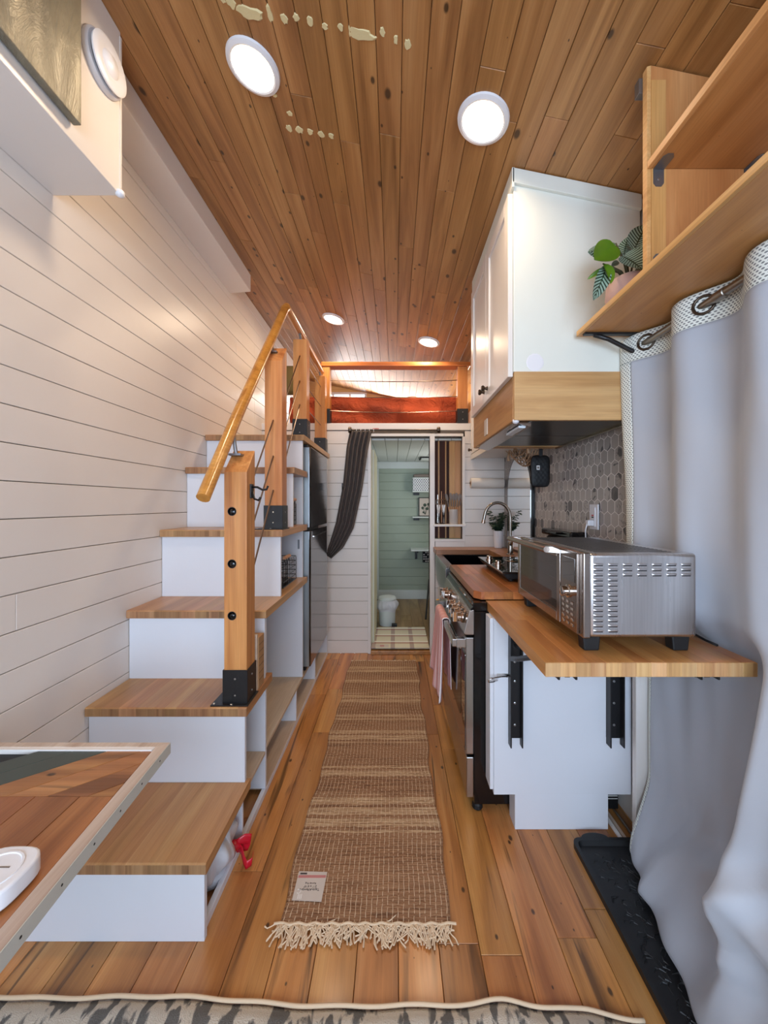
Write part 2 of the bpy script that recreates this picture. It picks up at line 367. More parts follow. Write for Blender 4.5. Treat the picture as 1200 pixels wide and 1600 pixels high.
def sempty(name, loc, label=None):
    o = D.objects.new(name, None); COL.objects.link(o); o.location = loc; WPOS[o.name] = Vector(loc); o['kind'] = 'structure'
    if label: o['label'] = label
    return o
def B(): return bmesh.new()
def box(bm, x0, x1, y0, y1, z0, z1, mi=0):
    vs = [bm.verts.new((x, y, z)) for x in (x0, x1) for y in (y0, y1) for z in (z0, z1)]
    for f in ((0, 1, 3, 2), (4, 6, 7, 5), (0, 4, 5, 1), (2, 3, 7, 6), (0, 2, 6, 4), (1, 5, 7, 3)):
        fc = bm.faces.new([vs[i] for i in f]); fc.material_index = mi
    return bm
def bx(*a): return box(B(), *a)
def prism(bm, pts, axis, a0, a1, mi=0):
    """polygon pts extruded along axis; for axis Y pts=(x,z), X pts=(y,z), Z pts=(x,y)"""
    def P3(p, t): return {'X': (t, p[0], p[1]), 'Y': (p[0], t, p[1]), 'Z': (p[0], p[1], t)}[axis]
    A = [bm.verts.new(P3(p, a0)) for p in pts]; C = [bm.verts.new(P3(p, a1)) for p in pts]; n = len(pts)
    fs = [bm.faces.new(A), bm.faces.new(C[::-1])]
    for i in range(n): fs.append(bm.faces.new((A[i], C[i], C[(i+1) % n], A[(i+1) % n])))
    for f in fs: f.material_index = mi
    bmesh.ops.recalc_face_normals(bm, faces=fs)
    return bm
def tube(bm, pts, r, seg=8, mi=0, closed=False):
    pts = [Vector(p) for p in pts]; n = len(pts); rs = r if isinstance(r, (list, tuple)) else [r]*n
    rings = []; up = None
    for i, p in enumerate(pts):
        if closed: t = pts[(i+1) % n] - pts[i-1]
        else: t = pts[min(i+1, n-1)] - pts[max(i-1, 0)]
        if t.length < 1e-9: t = Vector((0, 0, 1))
        t.normalize()
        if up is None: up = Vector((0, 0, 1)) if abs(t.z) < 0.9 else Vector((1, 0, 0))
        s = t.cross(up)
        if s.length < 1e-4: s = t.cross(Vector((0.3, 1, 0.2)))
        s.normalize(); up = s.cross(t).normalized()
        rings.append([bm.verts.new(p + (s*math.cos(a)+up*math.sin(a))*rs[i]) for a in [2*math.pi*j/seg for j in range(seg)]])
    fs = []
    for i in range(n if closed else n-1):
        a, b = rings[i], rings[(i+1) % n]
        for j in range(seg): fs.append(bm.faces.new((a[j], a[(j+1) % seg], b[(j+1) % seg], b[j])))
    if not closed: fs.append(bm.faces.new(rings[0][::-1])); fs.append(bm.faces.new(rings[-1]))
    for f in fs: f.material_index = mi
    bmesh.ops.recalc_face_normals(bm, faces=fs)
    return bm
def lathe(bm, c, prof, axis='Z', seg=24, mi=0):
    """profile (r, h) turned about an axis through c"""
    c = Vector(c); rings = []
    for r, h in prof:
        ring = []
        for j in range(seg):
            a = 2*math.pi*j/seg; u, v = r*math.cos(a), r*math.sin(a)
            d = {'Z': (u, v, h), 'X': (h, u, v), 'Y': (u, h, v)}[axis]
            ring.append(bm.verts.new(c + Vector(d)))
        rings.append(ring)
    fs = []
    for i in range(len(rings)-1):
        for j in range(seg): fs.append(bm.faces.new((rings[i][j], rings[i][(j+1) % seg], rings[i+1][(j+1) % seg], rings[i+1][j])))
    fs.append(bm.faces.new(rings[0][::-1])); fs.append(bm.faces.new(rings[-1]))
    for f in fs: f.material_index = mi
    bmesh.ops.recalc_face_normals(bm, faces=fs)
    return bm
def sheet(fn, nu, nv, uv=lambda u, v: (u, v), bm=None, mi=0):
    bm = bm or B(); L = bm.loops.layers.uv.verify()
    g = [[bm.verts.new(fn(i/nu, j/nv)) for j in range(nv+1)] for i in range(nu+1)]
    for i in range(nu):
        for j in range(nv):
            f = bm.faces.new((g[i][j], g[i+1][j], g[i+1][j+1], g[i][j+1])); f.material_index = mi
            for lp, (a, b) in zip(f.loops, ((i, j), (i+1, j), (i+1, j+1), (i, j+1))): lp[L].uv = uv(a/nu, b/nv)
    return bm
def rot_obj(o, r): o.rotation_euler = r; return o
def P(px, py, Y):
    return Vector(((px-616)*Y/600, Y, H-(py-788)*Y/600))
def smoothstep(a, b, x):
    t = max(0.0, min(1.0, (x-a)/(b-a))); return t*t*(3-2*t)

# ================================================================== THE ROOM
XL, XR, YB, YR, YF = -1.20, 1.00, 3.48, 5.30, -1.75
SL = 0.21
def cz(x): return 2.8074 - SL*x
CT = math.atan(SL)

def plank_rows(parent, name, m, segs, z0, z1, pitch, place, gap=0.003, th=0.012, cache={}):
    """horizontal boards as separate parts; place(a0, a1, zlo, zhi) builds the box"""
    for (a0, a1, zl, zh) in segs:
        obj(name, place(a0, a1, zl+gap/2, zh-gap/2), m, parent, bevel=0.0012, seg=1)

PITCH, ZOFF = 0.1187, -0.0017
def rows(z0, z1):
    k = math.floor((z0-ZOFF)/PITCH); out = []
    while ZOFF+k*PITCH < z1-0.004:
        a, b = max(z0, ZOFF+k*PITCH), min(z1, ZOFF+(k+1)*PITCH)
        if b-a > 0.008: out.append((a, b))
        k += 1
    return out

# ---- floor
floor = struct(obj('floor', bx(XL-0.1, 1.3, YF-0.1, 3.50, -0.06, -0.012), 'floorgap'), 'honey coloured hickory plank floor running the length of the tiny house')
x = -0.112 - 0.124*9; r = random.Random(5)
JOINTS = {(-4): [1.62, 2.05], (-3): [1.36, 1.52, 2.9], (-2): [2.62, 3.1], (3): [1.20, 2.4], (4): [1.45]}
k = -9
while x < 1.28:
    xa, xb = max(x, XL-0.05), min(x+0.124, 1.25)
    ys = [YF] ; y = YF + r.uniform(0.3, 1.2)
    while y < 3.4: ys.append(y); y += r.uniform(0.45, 1.35)
    ys.append(3.49)
    for a, b in zip(ys, ys[1:]):
        obj('floor_plank', bx(xa+0.0008, xb-0.0008, a+0.0006, b-0.0006, -0.014, r.uniform(-0.0008, 0.0)), 'floor', floor, bevel=0.0012, seg=1)
    x += 0.124; k += 1

# ---- ceiling: one shed slope, high on the left
def slope_box(x0, x1, y0, y1, t0, t1):
    bm = B(); bmv = []
    for xx in (x0, x1):
        for yy in (y0, y1):
            for t in (t0, t1): bmv.append(bm.verts.new((xx, yy, cz(xx)+t)))
    for f in ((0, 1, 3, 2), (4, 6, 7, 5), (0, 4, 5, 1), (2, 3, 7, 6), (0, 2, 6, 4), (1, 5, 7, 3)): bm.faces.new([bmv[i] for i in f])
    return bm
ceiling = struct(obj('ceiling', slope_box(XL-0.15, 1.25, YF-0.1, YR+0.1, 0.013, 0.06), 'ceilwood_b'), 'knotty pine plank ceiling sloping down to the right')
r = random.Random(21); x = XL-0.02
while x < 1.2:
    ys = [YF]; y = YF + r.uniform(0.4, 1.6)
    while y < YR-0.3: ys.append(y); y += r.uniform(0.8, 1.9)
    ys.append(YR)
    for a, b in zip(ys, ys[1:]):
        obj('ceiling_plank', slope_box(x+0.0009, x+0.083-0.0009, a+0.0004, b-0.0004, r.uniform(0, 0.0008), 0.014), 'ceil', ceiling, bevel=0.0016, seg=1)
    x += 0.083
def ceil_pt(px, py):
    u, v = (px-616)/600, (788-py)/600
    Y = (2.8074-H)/(v+SL*u); return Vector((u*Y, Y, H+v*Y))
# filler dabs left where something was screwed up
for (zx, zy, ww, hh) in ((180,42,84,44),(242,42,18,52),(288,58,22,36),(325,56,22,28),(369,66,24,36),(415,82,20,24),(464,85,20,28),(528,107,92,46),
        (595,101,18,38),(637,125,15,34),(674,139,24,40),(258,298,16,14),(306,355,20,18),(303,402,18,24),(335,406,26,22),(369,412,22,22),(403,420,24,22),(435,425,18,20),(122,8,30,40),(96,0,16,20)):
    px, py = zx/2+300, zy/2
    c = ceil_pt(px, py); sx = (ceil_pt(px+ww/4, py)-c).length; sy = (ceil_pt(px, py+hh/4)-c).length
    bm = B(); n = 14; top = []; bot = []
    for j in range(n):
        a = 2*math.pi*j/n; q = r.uniform(0.7, 1.15); xx = c.x+math.cos(a)*sx*q; yy = c.y+math.sin(a)*sy*q
        top.append(bm.verts.new((xx, yy, cz(xx)+0.0015))); bot.append(bm.verts.new((c.x+(xx-c.x)*0.8, c.y+(yy-c.y)*0.8, cz(xx)-0.0018)))
    for j in range(n): bm.faces.new((top[j], bot[j], bot[(j+1) % n], top[(j+1) % n]))
    bm.faces.new(bot); bmesh.ops.recalc_face_normals(bm, faces=bm.faces)
    obj('filler_patch', bm, 'putty', ceiling)

# ---- left wall
wall_left = struct(obj('wall_left', bx(XL-0.1, XL-0.013, YF, YR+0.1, -0.05, 3.06), 'groove'), 'white horizontal shiplap wall on the left behind the stairs')
r = random.Random(3)
for i, (a, b) in enumerate(rows(0, 3.057)):
    js = sorted([YF] + [r.uniform(0.3, 1.1) + q for q in (0.0, 2.3)] + [YR]) if i % 2 else [YF, 1.05 + r.uniform(-0.25, 0.25), 3.30, YR]
    for y0, y1 in zip(js, js[1:]):
        obj('wall_plank', bx(XL-0.013, XL, y0+0.0004, y1-0.0004, a+0.0014, b-0.0014), 'wallpaint', wall_left, bevel=0.0015, seg=1)
bm = B(); prism(bm, [(XL, 2.893), (-1.05, 2.905), (-1.05, cz(-1.05)), (XL, cz(XL))], 'Y', YF, 2.81)
struct(obj('trim_1', bm, 'white', bevel=0.003), 'long white boxed beam where left wall meets the ceiling')

# ---- right wall (kitchen part) and recessed wall beside the door
wall_right = struct(obj('wall_right', bx(XR+0.012, XR+0.12, 1.56, YR+0.1, -0.05, 2.62), 'wallpaint'), 'right wall behind the kitchen counter')
wall_rn = struct(obj('wall_right', bx(1.10, 1.22, YF, 1.56, -0.05, 2.62), 'wallpaint'), 'white right wall in the entry bay, beside the curtain')
struct(obj('trim_2', bx(0.966, 1.10, 1.534, 1.560, 0, 0.879), 'white', bevel=0.002), 'narrow white post at the end of the kitchen base cabinet')
bm = B(); box(bm, 1.075, 1.10, 0.55, 1.40, 0.02, 2.0); dr = struct(obj('door_1', bm, 'white', bevel=0.003), 'white entry door hidden by the grey curtain')
obj('pane', bx(1.070, 1.076, 0.67, 1.28, 0.9, 1.85), 'glass', dr); 
obj('door_handle', tube(B(), [(1.075, 0.62, 1.0), (1.05, 0.62, 1.0), (1.05, 0.74, 1.0)], 0.009), 'nickel', dr)
for nm_, y0_, y1_, z0_, z1_ in (('trim_3', 1.40, 1.48, 0, 2.08), ('trim_4', 0.47, 0.55, 0, 2.08), ('trim_5', 0.55, 1.40, 2.0, 2.08)):
    struct(obj(nm_, bx(1.08, 1.10, y0_, y1_, z0_, z1_), 'white', bevel=0.002), 'white casing of the entry door behind the curtain')

# ---- picket tile backsplash on the right wall
splash = tag(obj('tile_backsplash', bx(XR-0.0008, XR+0.011, 1.562, 3.478, 0.945, 1.735), 'grout'), 'marble look elongated hexagon tile backsplash behind the counter', 'backsplash')
TW, TR, TS = 0.0590, 0.0590, 0.0225
def tile_bm(y, z, y0=1.563, y1=3.477, z0=0.946, z1=1.733, rect=True):
    hw = TW/2-0.0021
    pts = [(y-hw, z-TS+0.0008), (y, z-TS-0.0128), (y+hw, z-TS+0.0008), (y+hw, z+TS-0.0008), (y, z+TS+0.0128), (y-hw, z+TS-0.0008)]
    def clip(ps, ax, lim, keep_greater):
        out = []
        for i in range(len(ps)):
            a, b = ps[i], ps[(i+1) % len(ps)]
            ia = (a[ax] >= lim) if keep_greater else (a[ax] <= lim); ib = (b[ax] >= lim) if keep_greater else (b[ax] <= lim)
            if ia: out.append(a)
            if ia != ib:
                t = (lim-a[ax])/(b[ax]-a[ax]); out.append((a[0]+(b[0]-a[0])*t, a[1]+(b[1]-a[1])*t))
        return out
    full = True
    for ax, lim, kg in ((0, y0, True), (0, y1, False), (1, z0, True), (1, z1, False)):
        n0 = list(pts); pts = clip(pts, ax, lim, kg) if pts else pts
        if pts != n0: full = False
    if len(pts) < 3: return None, False
    return pts, full
tiles = []
row = 0; z = 0.985
proto_tile = None; cands = []
while z < 1.77:
    y = 1.563 + (0 if row % 2 else TW/2)
    while y < 3.52:
        cands.append((y, z)); y += TW
    z += TR; row += 1
cands.sort(key=lambda c: (c[0] - (0.6 if c[1] > 1.2 else 0)))
bmrest = B(); nt_ = 0
for (y, z) in cands:
    pts, full = tile_bm(y, z)
    if not pts: continue
    if nt_ >= 298:
        prism(bmrest, pts, 'X', XR-0.0014, XR+0.0005); continue
    nt_ += 1
    if full:
        if proto_tile is None:
            bm = B(); prism(bm, pts, 'X', XR-0.0014, XR+0.0005); proto_tile = obj('tile', bm, 'tile', splash, bevel=0.0004, seg=1)
        else: copy_part(proto_tile, 'tile', splash, (XR-0.00045, y, z))
    else:
        bm = B(); prism(bm, pts, 'X', XR-0.0014, XR+0.0005); obj('tile', bm, 'tile', splash)
o = obj('tile', bmrest, 'tile', splash); o['kind'] = 'stuff'

# ---- back wall (under the loft) with doorway and niche
DX0, DX1, DZ = -0.212, 0.322, 1.965          # doorway
wall_back = sempty('wall_back', (0, YB, 0), 'white shiplap wall under the loft with the bathroom doorway')
def bw(x0, x1, z0, z1, m='groove', nm='backing'): return obj(nm, bx(x0, x1, YB+0.013, YB+0.09, z0, z1), m, wall_back)
bw(XL, DX0, 0, 2.0); bw(0.365, XR+0.01, 0, 1.03); bw(0.615, XR+0.01, 1.03, 2.0); bw(XL, XR+0.01, 1.965, 2.02)
bw(DX1, 0.368, 0, 2.0, 'white')
for (a, b) in rows(0.0, 2.02):
    segs = [(XL, DX0-0.026)]
    if a > 1.95: segs = [(XL, XR)]
    elif b > 1.965: segs = [(XL, DX0-0.026), (0.64, XR)]
    elif a > 1.01 or b > 1.012:
        segs.append((0.640, XR))
        if a < 1.0: obj('wall_plank', bx(0.372, 0.6395, YB, YB+0.013, a+0.0014, 1.0135), 'wallpaint', wall_back, bevel=0.0014, seg=1)
    else: segs.append((0.372, XR))
    for s0, s1 in segs:
        obj('wall_plank', bx(s0+0.0005, s1-0.0005, YB, YB+0.013, a+0.0014, b-0.0014), 'wallpaint', wall_back, bevel=0.0014, seg=1)
obj('fascia_board', bx(XL, XR, YB-0.004, YB+0.04, 2.022, 2.085), 'white', wall_back, bevel=0.002)
# casing
def trim(n, bm, lab=None, m='white'): return struct(obj('trim_%d' % n, bm, m, bevel=0.002), lab)
trim(6, bx(DX0-0.026, DX0, YB-0.012, YB+0.10, 0.0, DZ), 'white left casing of the bathroom doorway')
trim(7, bx(DX1, DX1+0.044, YB-0.012, YB+0.10, 0.0, DZ), 'white right casing of the bathroom doorway')
trim(8, bx(DX0-0.026, 0.625, YB-0.012, YB+0.04, DZ, DZ+0.024), 'white head casing over bathroom doorway and niche')

# ---- bathroom shell
BZ = 0.045
fb = struct(obj('floor', bx(-0.30, XR, YB+0.016, YR, -0.05, BZ-0.012), 'floorgap'), 'tan plank floor of the bathroom beyond the doorway')
r = random.Random(9); x = -0.30
while x < 0.99:
    ys = [YB+0.02, YB+r.uniform(0.3, 0.9), YB+r.uniform(1.0, 1.5), YR]
    for a, b in zip(ys, ys[1:]): obj('floor_plank', bx(x+0.0008, min(x+0.124, XR)-0.0008, a, b-0.001, BZ-0.014, BZ), 'bathfloor', fb, bevel=0.001, seg=1)
    x += 0.124
struct(obj('trim_9', bx(DX0, DX1, YB-0.035, YB+0.03, 0, 0.033), 'floor', bevel=0.004), 'wooden threshold strip below the bathroom doorway')
wb = struct(obj('wall_back', bx(-0.35, XR+0.1, YR+0.012, YR+0.1, 0, 2.0), 'greengroove'), 'sage green shiplap wall at the rear of the bathroom')
for (a, b) in rows(BZ, 1.95):
    obj('wall_plank', bx(-0.25, XR, YR, YR+0.013, a+0.0016, b-0.0016), 'green', wb, bevel=0.002, seg=1)
wl2 = struct(obj('wall_left', bx(-0.33, -0.235, YB+0.09, YR, 0, 1.96), 'bathwhite'), 'pale left wall inside the bathroom')
struct(obj('baseboard_back', bx(-0.235, XR, YR-0.014, YR, BZ, BZ+0.125), 'bathwhite', bevel=0.003), 'white baseboard below the sage green wall')
trim(10, bx(-0.235, XR, YR-0.02, YR, 1.84, 1.935), 'white crown board at the top of the green wall', 'bathwhite')
trim(11, bx(-0.235, -0.213, YR-0.03, YR-0.012, BZ, 1.84), 'white corner strip beside the green wall', 'bathwhite')
cb_ = struct(obj('ceiling', bx(-0.33, XR+0.1, YB+0.05, YR, 1.952, 1.975), 'groove'), 'pale grooved board ceiling of the bathroom')
x = -0.33
while x < 0.99:
    obj('ceiling_plank', bx(x+0.002, min(x+0.122, XR)-0.002, YB+0.04, YR, 1.936, 1.953), 'bathwhite', cb_, bevel=0.002, seg=1); x += 0.122
# loft deck over the bathroom
struct(obj('floor', bx(XL, XR, YB+0.03, YR, 1.976, 2.075), 'ply'), 'loft deck above the bathroom')
# loft rear wall with window
lw = sempty('wall_back', (0, YR, 2.0), 'yellow pine boarded rear wall of the sleeping loft')
WX0, WX1, WZ0, WZ1 = -1.08, -0.38, 2.42, 2.90
def lbox(x0, x1, z0, z1f):
    bm = B(); prism(bm, [(x0, z0), (x1, z0), (x1, z1f(x1)), (x0, z1f(x0))], 'Y', YR, YR+0.05); return bm
obj('wall_board', lbox(XL, WX0, 2.07, cz), 'loftwood', lw); obj('wall_board', lbox(WX0, WX1, 2.07, lambda x: WZ0), 'loftwood', lw)
obj('wall_board', lbox(WX0, WX1, WZ1, cz), 'loftwood', lw); obj('wall_board', lbox(WX1, XR+0.02, 2.07, cz), 'loftwood', lw)
def window(n, x0, x1, z0, z1, y, lab, ymul=1, mull=1):
    wd = struct(obj('window_%d' % n, bx(x0, x1, y+0.012, y+0.018, z0, z1), 'glass'), lab)
    bm = B(); t = 0.03
    box(bm, x0, x0+t, y, y+0.04, z0, z1); box(bm, x1-t, x1, y, y+0.04, z0, z1); box(bm, x0+t, x1-t, y, y+0.04, z0, z0+t); box(bm, x0+t, x1-t, y, y+0.04, z1-t, z1)
    for i in range(mull):
        xm = x0+(x1-x0)*(i+1)/(mull+1); box(bm, xm-0.012, xm+0.012, y, y+0.035, z0+t, z1-t)
    obj('window_frame', bm, 'white', wd, bevel=0.002); return wd
window(1, WX0, WX1, WZ0, WZ1, YR+0.005, 'bright window at the back of the sleeping loft', mull=2)

w3 = struct(obj('window_3', bx(0.982, 0.988, 3.84, 4.76, 2.37, 2.55), 'glass'), 'added unseen low window in the right wall of the loft')  # out of view, added to go with the extra loft side light
bm = B(); box(bm, 0.98, 1.012, 3.81, 4.79, 2.345, 2.37); box(bm, 0.98, 1.012, 3.81, 4.79, 2.55, 2.575); box(bm, 0.98, 1.012, 3.81, 3.84, 2.37, 2.55); box(bm, 0.98, 1.012, 4.76, 4.79, 2.37, 2.55); obj('window_frame', bm, 'white', w3, bevel=0.002)
# ---- wall behind the camera with its large window
wf = sempty('wall_front', (0, YF, 0), 'white wall behind the viewpoint with a large window')
for (x0, x1, z0, z1) in ((XL-0.05, -0.98, 0, 2.4), (0.80, 1.2, 0, 2.4), (-0.98, 0.80, 0, 0.68), (-0.98, 0.80, 2.32, 2.4), (XL-0.05, 1.2, 2.4, 3.06)):
    bm = B()
    if z1 > 3: prism(bm, [(x0, z0), (x1, z0), (x1, cz(x1)+0.01), (x0, cz(x0)+0.01)], 'Y', YF-0.08, YF)
    else: box(bm, x0, x1, YF-0.08, YF, z0, z1)
    obj('wall_panel', bm, 'wallpaint', wf)
window(2, -0.98, 0.80, 0.68, 2.32, YF-0.06, 'large window behind the viewpoint', mull=1)

# ================================================================== STAIRCASE
stair = thing('staircase', 'white box staircase with maple treads and open cubbies along the left wall', 'staircase', (-0.9, 1.18, 0))
TY = [1.165, 1.486, 1.716, 1.961, 2.200, 2.434]; TZ = [0.259, 0.562, 0.875, 1.219, 1.563, 1.792]
XT, XC = -0.572, -0.598
BACK = [1.53, 1.80, 2.52, 2.52, 2.52, 3.40]
def stave_tread(y0, y1, z, nm='tread'):
    """solid wood staves glued side by side, running front to back; each stave a sub-part"""
    e = D.objects.new(nm, None); COL.objects.link(e); e.parent = stair; c = Vector((-0.9, y0, z-0.036)); e.location = c-wpos(stair); WPOS[e.name] = c
    r_ = random.Random(int(z*1000)); x = XL+0.002
    while x < XT-0.004:
        xb = x+r_.uniform(0.040, 0.075)
        if xb > XT-0.03: xb = XT
        bm = B(); prism(bm, [(y0+0.003, z-0.036), (y0, z-0.033), (y0, z-0.004), (y0+0.004, z), (y1, z), (y1, z-0.036)], 'X', x, xb)
        for f in bm.faces:
            if f.calc_center_median().y < y0+0.0006: f.material_index = 1
        obj('stave', bm, ('tread', 'treadend'), e, bevel=0.0003, seg=1); x = xb
for i, (y, z) in enumerate(zip(TY, TZ)): stave_tread(y, BACK[i], z)
# risers
for i in range(6):
    z0 = 0.0 if i == 0 else TZ[i-1]; y = TY[i]+0.020
    obj('riser', bx(XL+0.002, XC+0.012, y, y+0.018, z0, TZ[i]-0.036), 'riser', stair, bevel=0.0015)
# partitions, shelves, toe board of the cubbies
def pan(nm, *a, m='riser', lab=None): return obj(nm, bx(*a), m, stair, bevel=0.0012, seg=1, label=lab)
pan('partition', XL+0.002, XC, 1.782, 1.800, 0.03, 0.835)
pan('partition', XL+0.002, XC, 2.502, 2.520, 0.225, 1.755)
pan('partition', XL+0.002, XC, 2.340, 2.358, 0.03, 0.205)
pan('partition', XL+0.002, XC, 2.900, 2.918, 0.03, 0.205)
pan('partition', XL+0.002, XC, 3.420, 3.438, 0.0, 1.755)
pan('partition', XL+0.002, XC, 1.512, 1.524, 0.03, 0.222)
pan('shelf', XL+0.002, XC, 1.53, 1.780, 0.190, 0.205, m='ply', lab='pale plywood shelf')
pan('shelf', XL+0.002, XC, 1.80, 3.42, 0.207, 0.225, m='ply', lab='pale plywood shelf')
pan('shelf', XL+0.002, XC, 1.80, 3.42, 0.012, 0.030, m='ply', lab='pale plywood shelf')
pan('toe_board', XC-0.018, XC+0.001, 1.20, 3.44, 0.0, 0.028)
bm = B(); prism(bm, [(1.20, 0.03), (3.42, 0.03), (3.42, 1.75)] + [q for i in range(5, -1, -1) for q in ((TY[i]+0.04, TZ[i]-0.037), (TY[i]+0.04, (TZ[i-1]-0.037) if i else 0.03))], 'X', XL+0.002, XL+0.010); obj('back_panel', bm, 'riser', stair)
pan('hook_plate', XC-0.030, XC-0.018, 2.497, 2.502, 1.06, 1.12, m='zinc', lab='small grey metal latch plate')

# ---- railing
rail = thing('stair_railing', 'fir post and steel cable railing with round oak handrail beside the stairs', 'railing', (-0.63, 1.55, 0.562))
def post(x0, x1, y0, y1, zb, zt0, zt1, holes, plate=True, bh=0.135):
    bm = B(); prism(bm, [(y0, zb+0.004), (y1, zb+0.004), (y1, zt1), (y0, zt0)], 'X', x0, x1)
    p = obj('post', bm, 'fir_z', rail, bevel=0.003)
    t = 0.004
    bm = B(); box(bm, x0-t, x1+t, y0-t, y0, zb, zb+bh); box(bm, x0-t, x1+t, y1, y1+t, zb, zb+bh); box(bm, x0-t, x0, y0, y1, zb, zb+bh); box(bm, x1, x1+t, y0, y1, zb, zb+bh)
    if plate: box(bm, x0-0.045, x1+0.012, y0-0.02, y1+0.010, zb, zb+0.005)
    obj('post_base', bm, 'black', p, bevel=0.0008, seg=1, label='black steel post base')
    xm, ym = (x0+x1)/2, (y0+y1)/2
    for zz in (zb+0.035, zb+bh-0.035):
        obj('screw', lathe(B(), (xm, y0-t, zz), [(0.004, 0.001), (0.004, -0.001), (0.002, -0.0025)], 'Y', 8), 'screw', p)
        obj('screw', lathe(B(), (x1+t, ym, zz), [(0.004, -0.001), (0.004, 0.001), (0.002, 0.0025)], 'X', 8), 'screw', p)
    if plate:
        for sx_, sy_ in ((x0-0.035, y0-0.008), (x0-0.035, y1-0.004), (xm-0.01, y0-0.013)):
            obj('screw', lathe(B(), (sx_, sy_, zb+0.0045), [(0.006, 0), (0.006, 0.002), (0.003, 0.004)], 'Z', 8), 'screw', p)
    return p
zb = TZ[1]
p1 = post(-0.672, -0.582, 1.515, 1.605, TZ[1], 1.479, 1.575, [])
p2 = post(-0.672, -0.582, 1.990, 2.080, TZ[3], 2.096, 2.196, [], plate=True, bh=0.125)
p3 = post(-0.672, -0.582, 2.550, 2.640, TZ[5], 2.447, 2.447, [], plate=False, bh=0.125)
p4 = post(-0.690, -0.600, 3.330, 3.420, TZ[5], 2.467, 2.467, [], plate=False, bh=0.135)
# bored holes with black cable ends in the lowest post
H1 = [1.322, 1.115, 0.910]
for zz in H1:
    obj('cable_hole', lathe(B(), (-0.640, 1.5145, zz), [(0.0175, 0.0), (0.0175, -0.0006), (0.0150, -0.0006), (0.0148, 0.0)], 'Y', 20), 'blackmatte', p1)
    obj('cable_nut', lathe(B(), (-0.637, 1.5145, zz-0.001), [(0.0115, 0.0), (0.0115, -0.002), (0.009, -0.004), (0.004, -0.0055)], 'Y', 14), 'blackgloss', p1)
H2 = [1.785, 1.600, 1.423]; H3 = [2.336, 2.170, 2.013]; H4 = [2.372, 2.205, 2.040]
for a, b, c, d in zip(H1, H2, H3, H4):
    obj('cable', tube(B(), [(-0.627, 1.606, a+0.03), (-0.627, 1.990, b)], 0.0042, 6), 'cable', rail)
    obj('cable', tube(B(), [(-0.627, 2.081, b+0.03), (-0.627, 2.550, c)], 0.0038, 6), 'cable', rail)
    obj('cable', tube(B(), [(-0.627, 2.641, c+0.02), (-0.640, 3.330, d)], 0.0034, 6), 'cable', rail)
rb = B(); tube(rb, [(-0.665, 1.336, 1.372), (-0.665, 1.60, 1.695), (-0.645, 2.262, 2.500), (-0.640, 2.290, 2.522)], [0.0235, 0.0235, 0.0235, 0.0235], 16)
obj('handrail', rb, 'rail', rail, smooth=True, auto=50, label='sloping round oak handrail')
obj('handrail', tube(B(), [(-0.640, 2.277, 2.522), (-0.645, 3.42, 2.530)], 0.0225, 16), 'rail', rail, smooth=True, auto=50, label='level round oak handrail at loft height')
for (x, y, z) in ((-0.64, 1.57, 1.56), (-0.64, 2.045, 2.165)):
    bm = B(); box(bm, x-0.03, x+0.02, y-0.022, y+0.03, z-0.012, z-0.004); tube(bm, [(x-0.006, y, z-0.01), (x-0.018, y+0.0, z+0.075)], 0.008, 8)
    obj('rail_bracket', bm, 'zinc', rail)
for (x, y) in ((-0.63, 2.595), (-0.645, 3.375)):
    obj('rail_bracket', tube(B(), [(x, y, 2.44), (x-0.01, y, 2.515)], 0.009, 10), 'zinc', rail)
# black coat hook on the lowest post
hk = thing('coat_hook', 'black double coat hook screwed to the side of the lowest stair post', 'hook', (-0.578, 1.56, 1.42))
obj('hook_plate', bx(-0.5815, -0.576, 1.545, 1.575, 1.375, 1.432), 'black', hk, bevel=0.001)
obj('upper_prong', tube(B(), [(-0.576, 1.56, 1.420), (-0.552, 1.55, 1.419), (-0.530, 1.545, 1.408), (-0.512, 1.54, 1.410), (-0.506, 1.54, 1.424)], 0.0045, 8), 'black', hk, smooth=True)
obj('lower_prong', tube(B(), [(-0.576, 1.56, 1.400), (-0.566, 1.555, 1.372), (-0.548, 1.55, 1.366), (-0.538, 1.545, 1.378)], 0.0045, 8), 'black', hk, smooth=True)

